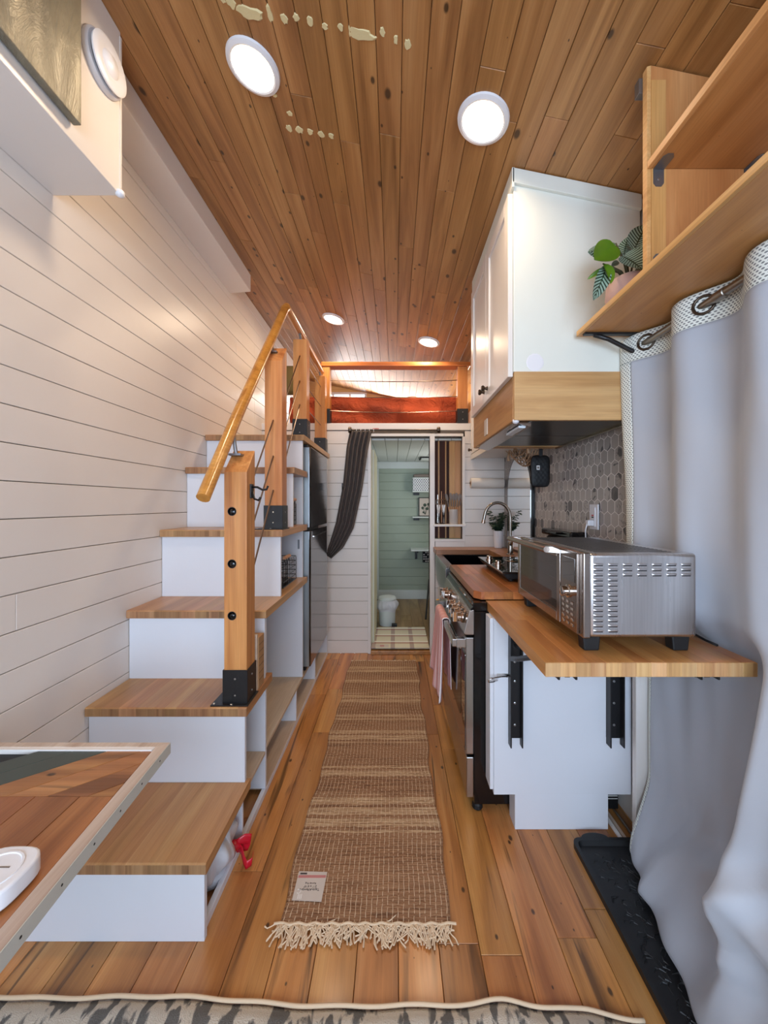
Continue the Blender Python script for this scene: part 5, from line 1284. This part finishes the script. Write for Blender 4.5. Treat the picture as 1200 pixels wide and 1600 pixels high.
bm = B(); prism(bm, [(0.745, 2.036), (0.757, 2.036), (0.757, cz(0.757)-0.004), (0.745, cz(0.745)-0.010)], 'Y', 1.132, 1.152); obj('edge_strip', bm, 'edge', dv, bevel=0.001)
obj('light_band', bx(0.757, 0.800, 1.1306, 1.1321, 2.036, 2.60), 'edgez', dv)
def lbr(x, y, z, dy, dz, w_=0.034, s=0.05):
    bm = B(); prism(bm, [(0.0, 0.0), (w_, 0.0), (w_, s-0.008), (w_-0.008, s), (0.008, s), (0.0, s-0.008)], 'Z', 0, 0.002)
    return bm
def angle_plate(x, y, z, dy, dz):
    bm = B(); w_, s, t = 0.032, 0.052, 0.002
    y1 = y+dy*s; z1 = z+dz*s
    prism(bm, [(x, z), (x+w_, z), (x+w_, z1-dz*0.01), (x+w_-0.008, z1), (x+0.008, z1), (x, z1-dz*0.01)], 'Y', y, y+dy*t)
    prism(bm, [(x, y), (x+w_, y), (x+w_, y1-dy*0.01), (x+w_-0.008, y1), (x+0.008, y1), (x, y1-dy*0.01)], 'Z', z, z+dz*t)
    b_ = obj('corner_bracket', bm, 'zinc', sh, label='grey zinc corner bracket')
    obj('screw', lathe(B(), (x+w_/2, y+dy*t, z+dz*s*0.6), [(0.004, 0), (0.004, dy*0.0015), (0.002, dy*0.002)], 'Y', 8), 'screw', b_)
    return b_
angle_plate(0.762, 1.1318, 2.337, -1, -1); angle_plate(1.030, 1.1318, 2.337, -1, -1); angle_plate(0.762, 1.1318, 2.0355, -1, 1)
angle_plate(0.772, 0.55, 2.337, -1, -1)
obj('ceiling_tab', bx(0.735, 0.760, 1.153, 1.175, 2.585, 2.63), 'zinc', sh, bevel=0.001)
ir = thing('shelf_bracket', 'black iron bracket under the far end of the lowest long shelf', 'bracket', (0.93, 1.49, 1.9))
obj('top_bar', bx(0.735, 1.09, 1.478, 1.498, 2.006, 2.0135), 'black', ir, bevel=0.001)
obj('brace', tube(B(), [(0.775, 1.488, 2.006), (0.83, 1.488, 1.990), (0.90, 1.488, 1.955), (1.00, 1.488, 1.905), (1.095, 1.488, 1.87)], 0.0085, 8), 'black', ir, smooth=True)
# calathea
cl = thing('calathea_plant', 'striped leaf calathea in a pink terrazzo pot on the long shelf', 'plant', (0.83, 1.34, 2.035))
PC = Vector((0.826, 1.35, 2.0345))
obj('pot', lathe(B(), PC, [(0.045, 0), (0.060, 0.006), (0.076, 0.045), (0.072, 0.085), (0.056, 0.104), (0.050, 0.104), (0.052, 0.092)], 'Z', 32), 'potpink', cl, smooth=True, auto=50)
obj('soil', lathe(B(), PC, [(0.052, 0.085), (0.052, 0.094), (0.0, 0.097)], 'Z', 20), 'soil', cl)
def cleaf(tip_px, base_px, dY0, dY1, W, flip, m='calathea', roll=0.0, curl=0.15):
    b = P(base_px[0], base_px[1], 1.35+dY0); t = P(tip_px[0], tip_px[1], 1.35+dY1)
    q = PC+Vector((0, 0, 0.092)); mid = (q+b)/2+Vector((0.004, 0, 0.012))
    s_ = obj('stalk', tube(B(), [q+(b-q)*0.04, mid, b], [0.004, 0.003, 0.0024], 6), 'stem', cl, smooth=True)
    d = t-b; up = Vector((math.sin(roll), -math.cos(roll), 0.25)) * (1 if flip else -1)
    bm = B(); L = d.length; dn = d.normalized(); s = dn.cross(up).normalized(); nn = s.cross(dn).normalized(); Lr = bm.loops.layers.uv.verify()
    n = 10; mm = 6; g = []
    for i in range(n+1):
        tt = i/n; wd = W*max(0.03, math.sin(math.pi*(tt**0.85))**0.62); c = b+dn*L*tt-nn*curl*L*(tt*tt-tt*0.6)
        g.append([bm.verts.new(c+s*wd*(j/mm-0.5)+nn*wd*0.55*abs(j/mm-0.5)**1.4) for j in range(mm+1)])
    for i in range(n):
        for j in range(mm):
            f = bm.faces.new((g[i][j], g[i+1][j], g[i+1][j+1], g[i][j+1])); f.smooth = True
            for lp, (a, b_) in zip(f.loops, ((i, j), (i+1, j), (i+1, j+1), (i, j+1))): lp[Lr].uv = (a/n, b_/mm)
    obj('leaf', bm, m, cl)
cleaf((924, 412), (962, 384), -0.02, -0.06, 0.085, True, 'calgreen', 0.2, -0.25)
cleaf((918, 396), (962, 380), 0.00, 0.02, 0.060, False, 'calathea', 0.3)
cleaf((929, 467), (948, 416), -0.03, -0.05, 0.050, True, 'calathea', 0.1)
cleaf((956, 442), (942, 412), -0.04, -0.05, 0.050, True, 'calgreen', 0.4)
cleaf((1003, 418), (972, 400), -0.03, -0.07, 0.085, True, 'calathea', -0.2)
cleaf((1010, 350), (990, 392), -0.02, -0.04, 0.075, True, 'calathea', -0.3)
cleaf((980, 372), (975, 400), 0.0, 0.02, 0.050, False, 'calathea', -0.1)
cleaf((918, 436), (945, 419), 0.0, 0.02, 0.018, True, 'calgreen', 0.3)
cleaf((1020, 425), (990, 432), 0.0, 0.0, 0.06, True, 'calathea', 0.3)
cleaf((968, 408), (955, 416), 0.0, 0.02, 0.02, True, 'calathea', 0.3)
cleaf((1030, 380), (1005, 405), 0.02, 0.04, 0.07, False, 'calathea', 0.2)

# ================================================================== GREY CURTAIN ON THE RIGHT
RODX, RODZ = 0.952, 1.962
gc = thing('window_curtain', 'long grey lined curtain with dotted header hanging from grommets on the right', 'curtain', (0.95, 0.9, 0.0))
rd = thing('curtain_rod', 'brushed nickel curtain rod threaded through the grommets under the long shelf', 'curtain rod', (RODX, 0.5, RODZ))
obj('rod', tube(B(), [(RODX, -0.5, RODZ), (RODX, 1.515, RODZ)], 0.0125, 16), 'rod', rd, smooth=True, auto=60)
obj('end_bracket', tube(B(), [(RODX, 1.508, RODZ), (1.095, 1.508, RODZ)], 0.008, 8), 'rod', rd)
obj('rod_joint', lathe(B(), (RODX, 1.12, RODZ), [(0.0125, -0.02), (0.0150, -0.018), (0.0150, 0.018), (0.0125, 0.02)], 'Y', 16), 'rod', rd, smooth=True, auto=40)
CY1 = 1.548
def cfold(Y):
    return 0.036*math.sin(2*math.pi*(Y-1.3146)/0.27)*(1 if Y < 1.46 else 1) - 0.012*smoothstep(1.50, 1.548, Y)
def curt(Y, z):
    """where the cloth hangs: Y runs along the rod, z is the height"""
    k_ = smoothstep(1.95, 1.30, z)                     # 0 at the header, 1 lower down
    x = RODX + cfold(Y)*(1-0.45*k_)
    far = smoothstep(0.94, 1.05, Y)
    push = smoothstep(1.02, 0.90, z)*far               # held back behind the board
    x = x*(1-push)+(1.022+0.008*math.sin(Y*19+1.0))*push
    low = smoothstep(1.15, 0.25, z)*(1-far)            # the near fold swings into the room
    x -= low*0.125
    x += (0.004*math.sin(Y*31+z*3)+0.003*math.sin(Y*53-z*5+1))*k_
    b = smoothstep(0.30, 0.03, z)                      # the hem slides over the tray
    tgt = 0.872-0.21*(1.44-Y) if Y > 0.6 else 0.70
    x = x*(1-b)+(tgt+0.006*math.sin(Y*37))*b
    x -= 0.030*math.exp(-((z-0.26+0.45*(Y-1.1))/0.05)**2)*smoothstep(1.5, 1.2, Y)*(1-b)
    x += 0.016*math.exp(-((z-0.14+0.30*(Y-1.1))/0.035)**2)*smoothstep(1.5, 1.2, Y)*(1-b)
    x -= 0.022*math.exp(-((z-0.42-0.9*(Y-0.92))/0.05)**2)*(1-smoothstep(1.0, 1.12, Y))
    tent = lambda d, w_: max(0.0, 1-abs(d)/w_)
    x -= 0.020*tent(z-0.33+0.62*(Y-1.02), 0.055)*smoothstep(1.45, 1.15, Y)*smoothstep(0.80, 0.95, Y)*(1-b)
    x -= 0.018*tent(z-0.20+0.25*(Y-1.05), 0.045)*smoothstep(0.85, 1.0, Y)*(1-b)
    x -= 0.022*tent(z-0.40+1.1*(Y-0.93), 0.07)*smoothstep(1.12, 0.98, Y)
    x -= 0.012*tent(Y-1.22-0.20*(0.5-z), 0.06)*smoothstep(0.62, 0.30, z)
    y = Y - b*0.085*smoothstep(1.25, 1.54, Y)
    y -= push*(1-b)*0.024*smoothstep(1.38, 1.548, Y)
    return Vector((x, y, z))
Z1 = 2.003; Z0 = 0.035
ZH = 1.905
NU = 300
def cmap(u): return -0.15+(CY1+0.15)*u
def edge_top(Y): return Z1+0.004*math.sin(Y*23)
L = 3.3
def EBz(z): return CY1-0.014-0.038*smoothstep(0.86, 0.94, z)
obj('lining', sheet(lambda u, v: curt(-0.15+(EBz(Z0+(ZH-Z0)*v)+0.15)*u, Z0+(ZH-Z0)*v), 280, 170), 'lining', gc, smooth=True, solid=0.0025, label='smooth grey lining')
obj('header_band', sheet(lambda u, v: curt(cmap(u), ZH+(edge_top(cmap(u))-ZH)*v)+Vector((0, 0, 0)), 300, 8, uv=lambda u, v: (u*1.85, v*0.1)), 'dotcloth', gc, smooth=True, solid=0.003, label='white header band with grey dots')
obj('side_hem', sheet(lambda u, v: curt(EBz(Z0+(ZH-Z0)*v)+(CY1-EBz(Z0+(ZH-Z0)*v))*u, Z0+(ZH-Z0)*v)+Vector((-0.001, 0, 0)), 8, 150, uv=lambda u, v: (u*0.055, v*1.88)), 'dotcloth', gc, smooth=True, solid=0.003, label='dotted side hem')
for Y in (1.4496, 1.1796, 0.9096):
    # ring tangent to cloth: normal from fold slope
    Yc = Y; dx = (cfold(Yc+0.004)-cfold(Yc-0.004))/0.008; tdir = Vector((dx, 1, 0)).normalized(); zdir = Vector((0, 0, 1))
    c0 = Vector((RODX+cfold(Yc), Yc, RODZ)); nrm = tdir.cross(zdir).normalized()
    if nrm.x > 0: nrm = -nrm
    for off in (0.003,):
        obj('grommet', tube(B(), [c0+nrm*off+tdir*0.027*math.cos(a)+zdir*0.027*math.sin(a) for a in [2*math.pi*k_/28 for k_ in range(28)]], 0.0045, 8, closed=True), 'bronze', gc, smooth=True, label='dark metal grommet ring')

# ================================================================== CEILING LAMPS
for (px, py, lab, pw) in ((396, 105, 'round recessed ceiling light above the stairs side, nearest the viewer', 4.6), (755, 187, 'round recessed ceiling light nearest the white cabinet', 4.6),
                     (521, 498, 'small far round ceiling light above the handrail', 7.0), (670, 534, 'small far round ceiling light above the bathroom doorway', 7.0)):
    c = ceil_pt(px, py); t = thing('ceiling_light', lab, 'ceiling light', c, 'recessed ceiling lights')
    def disc(prof, nm, m, **kw):
        o = obj(nm, lathe(B(), (0, 0, 0), prof, 'Z', 40), m, None, smooth=True, auto=40); o.parent = t; o.location = o.location*0 + Vector((0, 0, 0)); return o
    for nm, prof, m in (('trim_ring', [(0.074, -0.001), (0.074, -0.010), (0.080, -0.012), (0.092, -0.007), (0.094, 0.0)], 'plastic'), ('diffuser', [(0.074, -0.002), (0.074, -0.0085), (0.0, -0.0085)], 'lamp')):
        bm = B(); lathe(bm, (0, 0, 0), prof, 'Z', 40); bmesh.ops.rotate(bm, verts=bm.verts, cent=(0, 0, 0), matrix=Matrix.Rotation(CT, 3, 'Y')); bmesh.ops.translate(bm, verts=bm.verts, vec=c)
        o = obj(nm, bm, m, t, smooth=True, auto=40)
    l = D.lights.new('lamp_light', 'AREA'); l.shape = 'DISK'; l.size = 0.14; l.energy = pw; l.color = (1.0, 0.76, 0.52); l.spread = math.radians(165)
    lo = D.objects.new('lamp_light', l); COL.objects.link(lo); lo.location = c+Vector((-0.003, 0, -0.016)); lo.rotation_euler = (0, CT, 0)

# ================================================================== TOP LEFT BOX WITH PICTURE AND VENT
bx_ = thing('soffit_box', 'white boxed soffit high on the left wall with a picture on its face', 'soffit', (-1.08, 0.5, 2.435))
bm = B(); prism(bm, [(XL+0.001, 2.435), (-0.962, 2.435), (-0.962, cz(-0.962)-0.001), (XL+0.151, cz(XL+0.151)-0.001), (XL+0.151, 2.90), (XL+0.001, 2.89)], 'Y', -0.8, 1.351); obj('box_body', bm, 'white', bx_, bevel=0.003)
obj('corner_bead', bx(-0.966, -0.960, 1.345, 1.353, 2.43, 2.99), 'white', bx_); obj('corner_blob', lathe(B(), (-0.960, 1.345, 2.437), [(0.004, -0.012), (0.014, -0.006), (0.014, 0.008), (0.006, 0.014)], 'Z', 12), 'plastic', bx_, smooth=True)
cv = thing('canvas_picture', 'bronze textured canvas hung on the face of the white soffit', 'picture', (-0.955, 0.7, 2.47))
obj('canvas', bx(-0.957, -0.932, 0.32, 1.145, 2.478, 2.93), 'canvas', cv, bevel=0.003)
obj('backing', bx(-0.9615, -0.957, 0.34, 1.13, 2.49, 2.92), 'groove', cv)
vn = thing('round_vent', 'round white vent cover with raised dish beside the bronze canvas', 'vent', (-0.95, 1.27, 2.795))
obj('ring', lathe(B(), (-0.9618, 1.262, 2.795), [(0.083, 0.0), (0.083, 0.010), (0.078, 0.016), (0.066, 0.016), (0.066, 0.006), (0.0, 0.006)], 'X', 48), 'plastic', vn, smooth=True, auto=40)
obj('dish', lathe(B(), (-0.938, 1.262, 2.795), [(0.03, -0.018), (0.03, 0.0), (0.074, 0.0), (0.076, 0.006), (0.064, 0.012), (0.036, 0.006), (0.024, 0.016), (0.0, 0.018)], 'X', 48), 'plastic', vn, smooth=True, auto=40)

# ================================================================== TABLE LOWER LEFT
tbz = 0.75
ft = thing('drop_leaf_table', 'table leaf of reclaimed fir boards in a whitewashed frame, lower left', 'table', (-0.87, 0.6, tbz-0.03))
A = Vector((-0.566, 0.968)); Bp = Vector((-0.529, 0.515)); dd = (Bp-A).normalized(); E = A+dd*0.72; nL = Vector((-dd.y, dd.x))
if nL.x > 0: nL = -nL
def poly(pts, z0, z1): return prism(B(), [(p.x, p.y) for p in pts], 'Z', z0, z1)
fw = 0.026; xl = -1.185
inner = A + Vector((-fw, -fw*0.7))
# frame: right strip and far strip, mitred
obj('frame_strip', poly([A, E, E+nL*fw, A+nL*fw+dd*fw*0.62], tbz-0.028, tbz), 'trimwood', ft, bevel=0.001, label='whitewashed mitred frame strip')
obj('frame_strip', poly([A, A+nL*fw+dd*fw*0.62, Vector((xl, A.y-0.018)), Vector((xl, A.y))], tbz-0.028, tbz), 'trimwood', ft, bevel=0.001, label='whitewashed mitred frame strip')
obj('side_face', poly([A+Vector((0.0015, 0.0015)), E+Vector((0.0015, 0)), E, A], tbz-0.028, tbz-0.001), 'trimpaint', ft, label='painted side face with nail holes')
for k_ in range(7):
    q = A+dd*(0.05+0.075*k_)-nL*0.002; obj('nail_hole', lathe(B(), (q.x-0.0008, q.y, tbz-0.014), [(0.0022, 0), (0.0022, 0.0006)], 'X', 8), 'blackmatte', ft)
obj('inner_bead', poly([Vector((xl, A.y-0.018)), A+nL*fw+dd*fw*0.62, A+nL*(fw+0.004)+dd*(fw*0.62+0.010), Vector((xl, A.y-0.027))], tbz-0.0265, tbz-0.001), 'white', ft)
obj('substrate', poly([A+nL*fw*0.9+dd*0.02, E+nL*fw*0.9, Vector((xl, E.y)), Vector((xl, A.y-0.02))], tbz-0.026, tbz-0.012), 'blackmatte', ft)
# planks clipped to the inner region
def clip_poly(pts, region):
    def inside(p, a, b): return (b.x-a.x)*(p.y-a.y)-(b.y-a.y)*(p.x-a.x) >= -1e-9
    out = list(pts)
    for i in range(len(region)):
        a, b = region[i], region[(i+1) % len(region)]; inp, out = out, []
        for j in range(len(inp)):
            p, q = inp[j], inp[(j+1) % len(inp)]; ip, iq = inside(p, a, b), inside(q, a, b)
            if ip: out.append(p)
            if ip != iq:
                r_ = q-p; s_ = b-a; den = r_.x*s_.y-r_.y*s_.x
                if abs(den) > 1e-12: out.append(p+r_*(((a.x-p.x)*s_.y-(a.y-p.y)*s_.x)/den))
        if len(out) < 3: return []
    return out
i1 = A+nL*(fw+0.004)+dd*(fw*0.62+0.010); i2 = E+nL*(fw+0.001)
ysplit = 0.795
regU = [Vector((xl, ysplit)), Vector((i1.x+(i1.y-ysplit)*0.0817, ysplit)), i1, Vector((xl, A.y-0.028))]
regL = [Vector((xl, E.y)), i2, Vector((i1.x+(i1.y-ysplit)*0.0817, ysplit)), Vector((xl, ysplit))]
# upper band: boards running at an angle (from lower left to upper right)
ang = math.radians(38); u = Vector((math.cos(ang), math.sin(ang))); vv_ = Vector((-u.y, u.x))
for k_ in range(-8, 8):
    o0 = Vector((-0.72, ysplit))+vv_*(0.052*k_)
    q = clip_poly([o0-u*1.2, o0+u*1.2, o0+u*1.2+vv_*0.0508, o0-u*1.2+vv_*0.0508], regU)
    if q and k_ < 4: obj('table_board', prism(B(), [(p.x, p.y) for p in q], 'Z', tbz-0.012, tbz-0.004), 'darkgreenwood' if k_ >= 2 else 'barn_x', ft, bevel=0.0008, seg=1, label='dark green board' if k_ >= 2 else None)
xs = [-1.185, -1.09, -0.99, -0.89, -0.79, -0.685, -0.59, -0.50]
xs = [-1.24, -1.13, -1.03, -0.93, -0.824, -0.742, -0.65, -0.55]
for a, b in zip(xs, xs[1:]):
    q = clip_poly([Vector((a+0.0006, 0.2)), Vector((b-0.0006, 0.2)), Vector((b-0.0006, ysplit-0.0008)), Vector((a+0.0006, ysplit-0.0008))], regL)
    if q: obj('table_board', prism(B(), [(p.x, p.y) for p in q], 'Z', tbz-0.012, tbz-0.004), 'barn_y', ft, bevel=0.0008, seg=1)
obj('wall_ledger', bx(XL+0.001, XL+0.016, 0.25, 0.96, tbz-0.09, tbz-0.001), 'trimwood', ft)
for x in (-1.15, -0.60): obj('leg', bx(x-0.018, x+0.018, 0.27, 0.306, 0.017, tbz-0.027), 'trimwood', ft)
# white smart plug lying on it
pg = thing('power_adapter', 'white rounded power outlet adapter lying on the table leaf corner', 'adapter', (-0.62, 0.58, tbz))
bm = B(); cx_, cy_ = -0.622, 0.595
pts = []
for k_ in range(36):
    a = 2*math.pi*k_/36; n_ = 3.2; c_, s_ = math.cos(a), math.sin(a); rr_ = 1/((abs(c_)**n_+abs(s_)**n_)**(1/n_)); pts.append((cx_+0.048*rr_*c_, cy_+0.048*rr_*s_))
prism(bm, pts, 'Z', tbz+0.000, tbz+0.030); pb = obj('adapter_body', bm, 'plastic', pg, bevel=0.004, seg=3, smooth=True, auto=35)
obj('face_disc', lathe(B(), (cx_, cy_, tbz+0.030), [(0.036, -0.001), (0.036, 0.0015), (0.033, 0.0015), (0.032, 0.0), (0.0, 0.0002)], 'Z', 32), 'plastic', pg, smooth=True, auto=30)
for (dx, dy, sx, sy) in ((-0.012, 0.008, 0.008, 0.0012), (0.010, 0.008, 0.008, 0.0012), (0.0, -0.012, 0.0025, 0.0025)):
    obj('slot', bx(cx_+dx-sx, cx_+dx+sx, cy_+dy-sy, cy_+dy+sy, tbz+0.0295, tbz+0.0306), 'grayutensil', pg)

# ================================================================== RUNNER RUG
ru = thing('jute_runner', 'long brown jute runner with cream warp lines and fringe down the aisle', 'rug', (-0.09, 2.2, 0.0))
RX0_, RX1_, RY0_, RY1_ = -0.372, 0.186, 1.225, 3.285
def rugf(u, v):
    y = RY0_+(RY1_-RY0_)*v; ex = 0.006*math.sin(y*9)+0.004*math.sin(y*23+u*3)
    return Vector((RX0_+(RX1_-RX0_)*u+ex*(u*2-1)-0.010*(u > 0.5)*0, y, 0.008+0.0016*math.sin(v*210*math.pi)*math.sin(u*31*math.pi)+0.0006*math.sin(y*40+u*9)))
obj('rug_body', sheet(rugf, 62, 520, uv=lambda u, v: (u*0.56, v*2.06)), 'jute', ru, smooth=True, solid=0.007)
bm = B()
for k_ in range(31):
    u_ = (k_+0.5)/31; pts = []
    for q in range(130):
        v_ = q/129; p = rugf(u_, v_); pts.append((p.x+0.0010*math.sin(q*2.1+k_*1.7), p.y, 0.0122+0.0014*math.sin(q*2.4+k_*math.pi)))
    tube(bm, pts, 0.00115, 4)
o = obj('warp_threads', bm, 'warp', ru); o['kind'] = 'stuff'; o['label'] = 'cream cotton warp threads'
bm = B(); r = random.Random(44)
def fringe(y, s_, n_, Lm, th):
    for k_ in range(n_):
        x = RX0_+(RX1_-RX0_)*(k_+0.5)/n_+r.uniform(-0.003, 0.003); a = r.gauss(0, 0.65)
        Lk = r.uniform(0.6, 1.15)*Lm; pts = [(x, y-s_*0.006, 0.010)]; xx, yy = x, y
        for q in range(4):
            a += r.gauss(0, 0.30); xx += math.sin(a)*Lk/4; yy += s_*math.cos(a)*Lk/4; pts.append((xx, yy, max(0.0025, 0.010-0.0018*q+r.uniform(0, 0.004))))
        tube(bm, pts, [th, th, th*0.9, th, th*1.3], 4)
fringe(RY0_, -1, 230, 0.062, 0.0021); fringe(RY1_, 1, 90, 0.03, 0.0018)
o = obj('fringe', bm, 'warp', ru); o['kind'] = 'stuff'; o['label'] = 'cream knotted fringe'
for (y, tt_) in ((RY0_, 0),): obj('end_cord', tube(B(), [(RX0_+(RX1_-RX0_)*q/60-0.012*(q == 0)+0.012*(q == 60), y+0.003*math.sin(q*1.1), 0.012) for q in range(61)], 0.0038, 6), 'warp', ru)
# card tag on the rug
tl = thing('rug_label', 'beige card label with pink band lying on the near left corner of the runner', 'label', (-0.335, 1.36, 0.012))
q0 = [(-0.345, 1.295), (-0.245, 1.290), (-0.243, 1.394), (-0.346, 1.397)]
zt = 0.0148
obj('card', prism(B(), q0, 'Z', zt, zt+0.0008), 'rugtag', tl)
def onlab(u0, u1, v0, v1): return [(-0.3455+0.102*u0, 1.2945+0.1015*v0), (-0.3455+0.102*u1, 1.2945+0.1015*v0), (-0.3455+0.102*u1, 1.2945+0.1015*v1), (-0.3455+0.102*u0, 1.2945+0.1015*v1)]
obj('colour_band', prism(B(), onlab(0.02, 0.98, 0.76, 0.86), 'Z', zt+0.0007, zt+0.0011), 'tagpink', tl)
obj('barcode', prism(B(), onlab(0.06, 0.30, 0.89, 0.95), 'Z', zt+0.0007, zt+0.0011), 'ink', tl)
def text(nm, s, size, loc, rotz, m, parent, rot=None, extr=0.0003, align='CENTER'):
    cu_ = D.curves.new(nm, 'FONT'); cu_.body = s; cu_.size = size; cu_.extrude = extr; cu_.align_x = align; cu_.align_y = 'CENTER'; cu_.materials.append(M[m])
    t_ = D.objects.new(nm, cu_); COL.objects.link(t_); bpy.context.view_layer.update(); me_ = D.meshes.new_from_object(t_.evaluated_get(bpy.context.evaluated_depsgraph_get())); D.objects.remove(t_); o = D.objects.new(nm, me_); COL.objects.link(o); o.parent = parent; o.location = Vector(loc)-wpos(parent); o.rotation_euler = rot or (0, 0, rotz); return o
text('lettering', 'Tapis-Alfombra', 0.011, (-0.294, 1.330, zt+0.0012), math.pi, 'ink', tl)
text('lettering', '2\'1" x 6\'10"', 0.010, (-0.294, 1.341, zt+0.0012), math.pi, 'ink', tl); text('lettering', 'Runner Rug', 0.008, (-0.294, 1.352, zt+0.0012), math.pi, 'ink', tl)
text('lettering', 'C', 0.022, (-0.328, 1.325, zt+0.0012), math.pi, 'inkwhite', tl); text('lettering', 'III', 0.022, (-0.322, 1.307, zt+0.0012), math.pi, 'inkwhite', tl)

# ================================================================== TUFTED RUG, TRAY, FLOOR CLUTTER
def tuf(u, v):
    x = -1.15+1.80*u; yf = 1.046+0.004*math.sin(x*9+0.5)+0.002*math.sin(x*31)-0.022*smoothstep(-0.9, 0.15, x)+0.016*math.exp(-((x-0.30)/0.07)**2)-0.03*smoothstep(0.50, 0.65, x)
    y = -0.3+(yf+0.3)*v; e = 1-smoothstep(0.97, 1.0, v)
    return Vector((x, y, 0.001+0.013*e+0.0015*math.sin(x*70)*math.sin(y*60)*e))
tr_ = thing('tufted_rug', 'cream tufted rug with grey feather strokes across the bottom edge', 'rug', (-0.25, 0.5, 0.0))
obj('pile', sheet(tuf, 200, 120), 'tuft', tr_, smooth=True, solid=0.001)
obj('bound_edge', tube(B(), [tuf(i/120, 1.0)+Vector((0, 0.001, 0.008)) for i in range(121)], 0.0048, 8), 'warp', tr_, smooth=True, label='cream bound edge')
ty = thing('boot_tray', 'black rubber boot tray on the floor partly under the grey curtain', 'tray', (0.87, 1.15, 0.0))
def rr2(x0, x1, y0, y1, rad): return [(a, b) for a, b in rrect(x0, x1, y0, y1, rad)]
TX0, TX1, TY0, TY1 = 0.705, 1.065, 0.70, 1.532
bm = B(); outer = rr2(TX0, TX1, TY0, TY1, 0.03); inner_ = rr2(TX0+0.014, TX1-0.014, TY0+0.014, TY1-0.014, 0.022); inb_ = rr2(TX0+0.022, TX1-0.022, TY0+0.022, TY1-0.022, 0.018)
n_ = len(outer); R0 = [bm.verts.new((x, y, 0.001)) for x, y in outer]; R1 = [bm.verts.new((x, y, 0.022)) for x, y in outer]; R2 = [bm.verts.new((x, y, 0.022)) for x, y in inner_]; R3 = [bm.verts.new((x, y, 0.006)) for x, y in inb_]
for a_, b_ in ((R0, R1), (R1, R2), (R2, R3)):
    for i in range(n_): bm.faces.new((a_[i], a_[(i+1) % n_], b_[(i+1) % n_], b_[i]))
bm.faces.new(R3); bm.faces.new(R0[::-1]); bmesh.ops.recalc_face_normals(bm, faces=bm.faces)
obj('tray_body', bm, 'rubber', ty, smooth=True, auto=40)
bm = B(); prism(bm, [(0.80+0.055*math.cos(math.pi*i/12), TY1-0.003+0.026*math.sin(math.pi*i/12)) for i in range(13)], 'Z', 0.014, 0.022); obj('tray_tab', bm, 'rubber', ty, bevel=0.002)
bm = B(); r = random.Random(5)
for k_ in range(420):
    x, y = r.uniform(TX0+0.04, TX1-0.04), r.uniform(TY0+0.04, TY1-0.06); a = r.uniform(-0.4, 2.2); L_ = r.uniform(0.008, 0.018)
    c = Vector((x, y, 0.0065)); d_ = Vector((math.cos(a), math.sin(a), 0)); n2 = Vector((-d_.y, d_.x, 0))
    tube(bm, [c-d_*L_, c+n2*L_*0.5, c+d_*L_], [0.0008, 0.0026, 0.0008], 4)
o = obj('embossed_scrolls', bm, 'rubber', ty); o['kind'] = 'stuff'; o['label'] = 'embossed scroll pattern'
# box with letters, strips behind toe kick
obj('carton', bx(0.915, 0.992, 1.70, 1.80, 0.001, 0.128), 'blackmatte', bxk, bevel=0.002)
text('lettering', 'Z', 0.046, (0.962, 1.6995, 0.088), 0, 'inkwhite', bxk, rot=(math.pi/2, 0, 0)); obj('white_line', bx(0.930, 0.988, 1.6985, 1.70, 0.058, 0.062), 'inkwhite', bxk)
obj('white_line', bx(0.930, 0.988, 1.6985, 1.70, 0.046, 0.049), 'inkwhite', bxk)
ws = thing('floor_strips', 'white and grey trim strips lying on the floor between cabinet and boot tray', 'trim pieces', (0.93, 1.6, 0.0))
for x, wd, m_, zt2 in ((0.905, 0.012, 'white', 0.012), (0.922, 0.014, 'trimwood', 0.009), (0.962, 0.007, 'screw', 0.010)):
    obj('strip', bx(x, x+wd, 1.545, 1.690, 0.001, zt2), m_, ws, bevel=0.001)
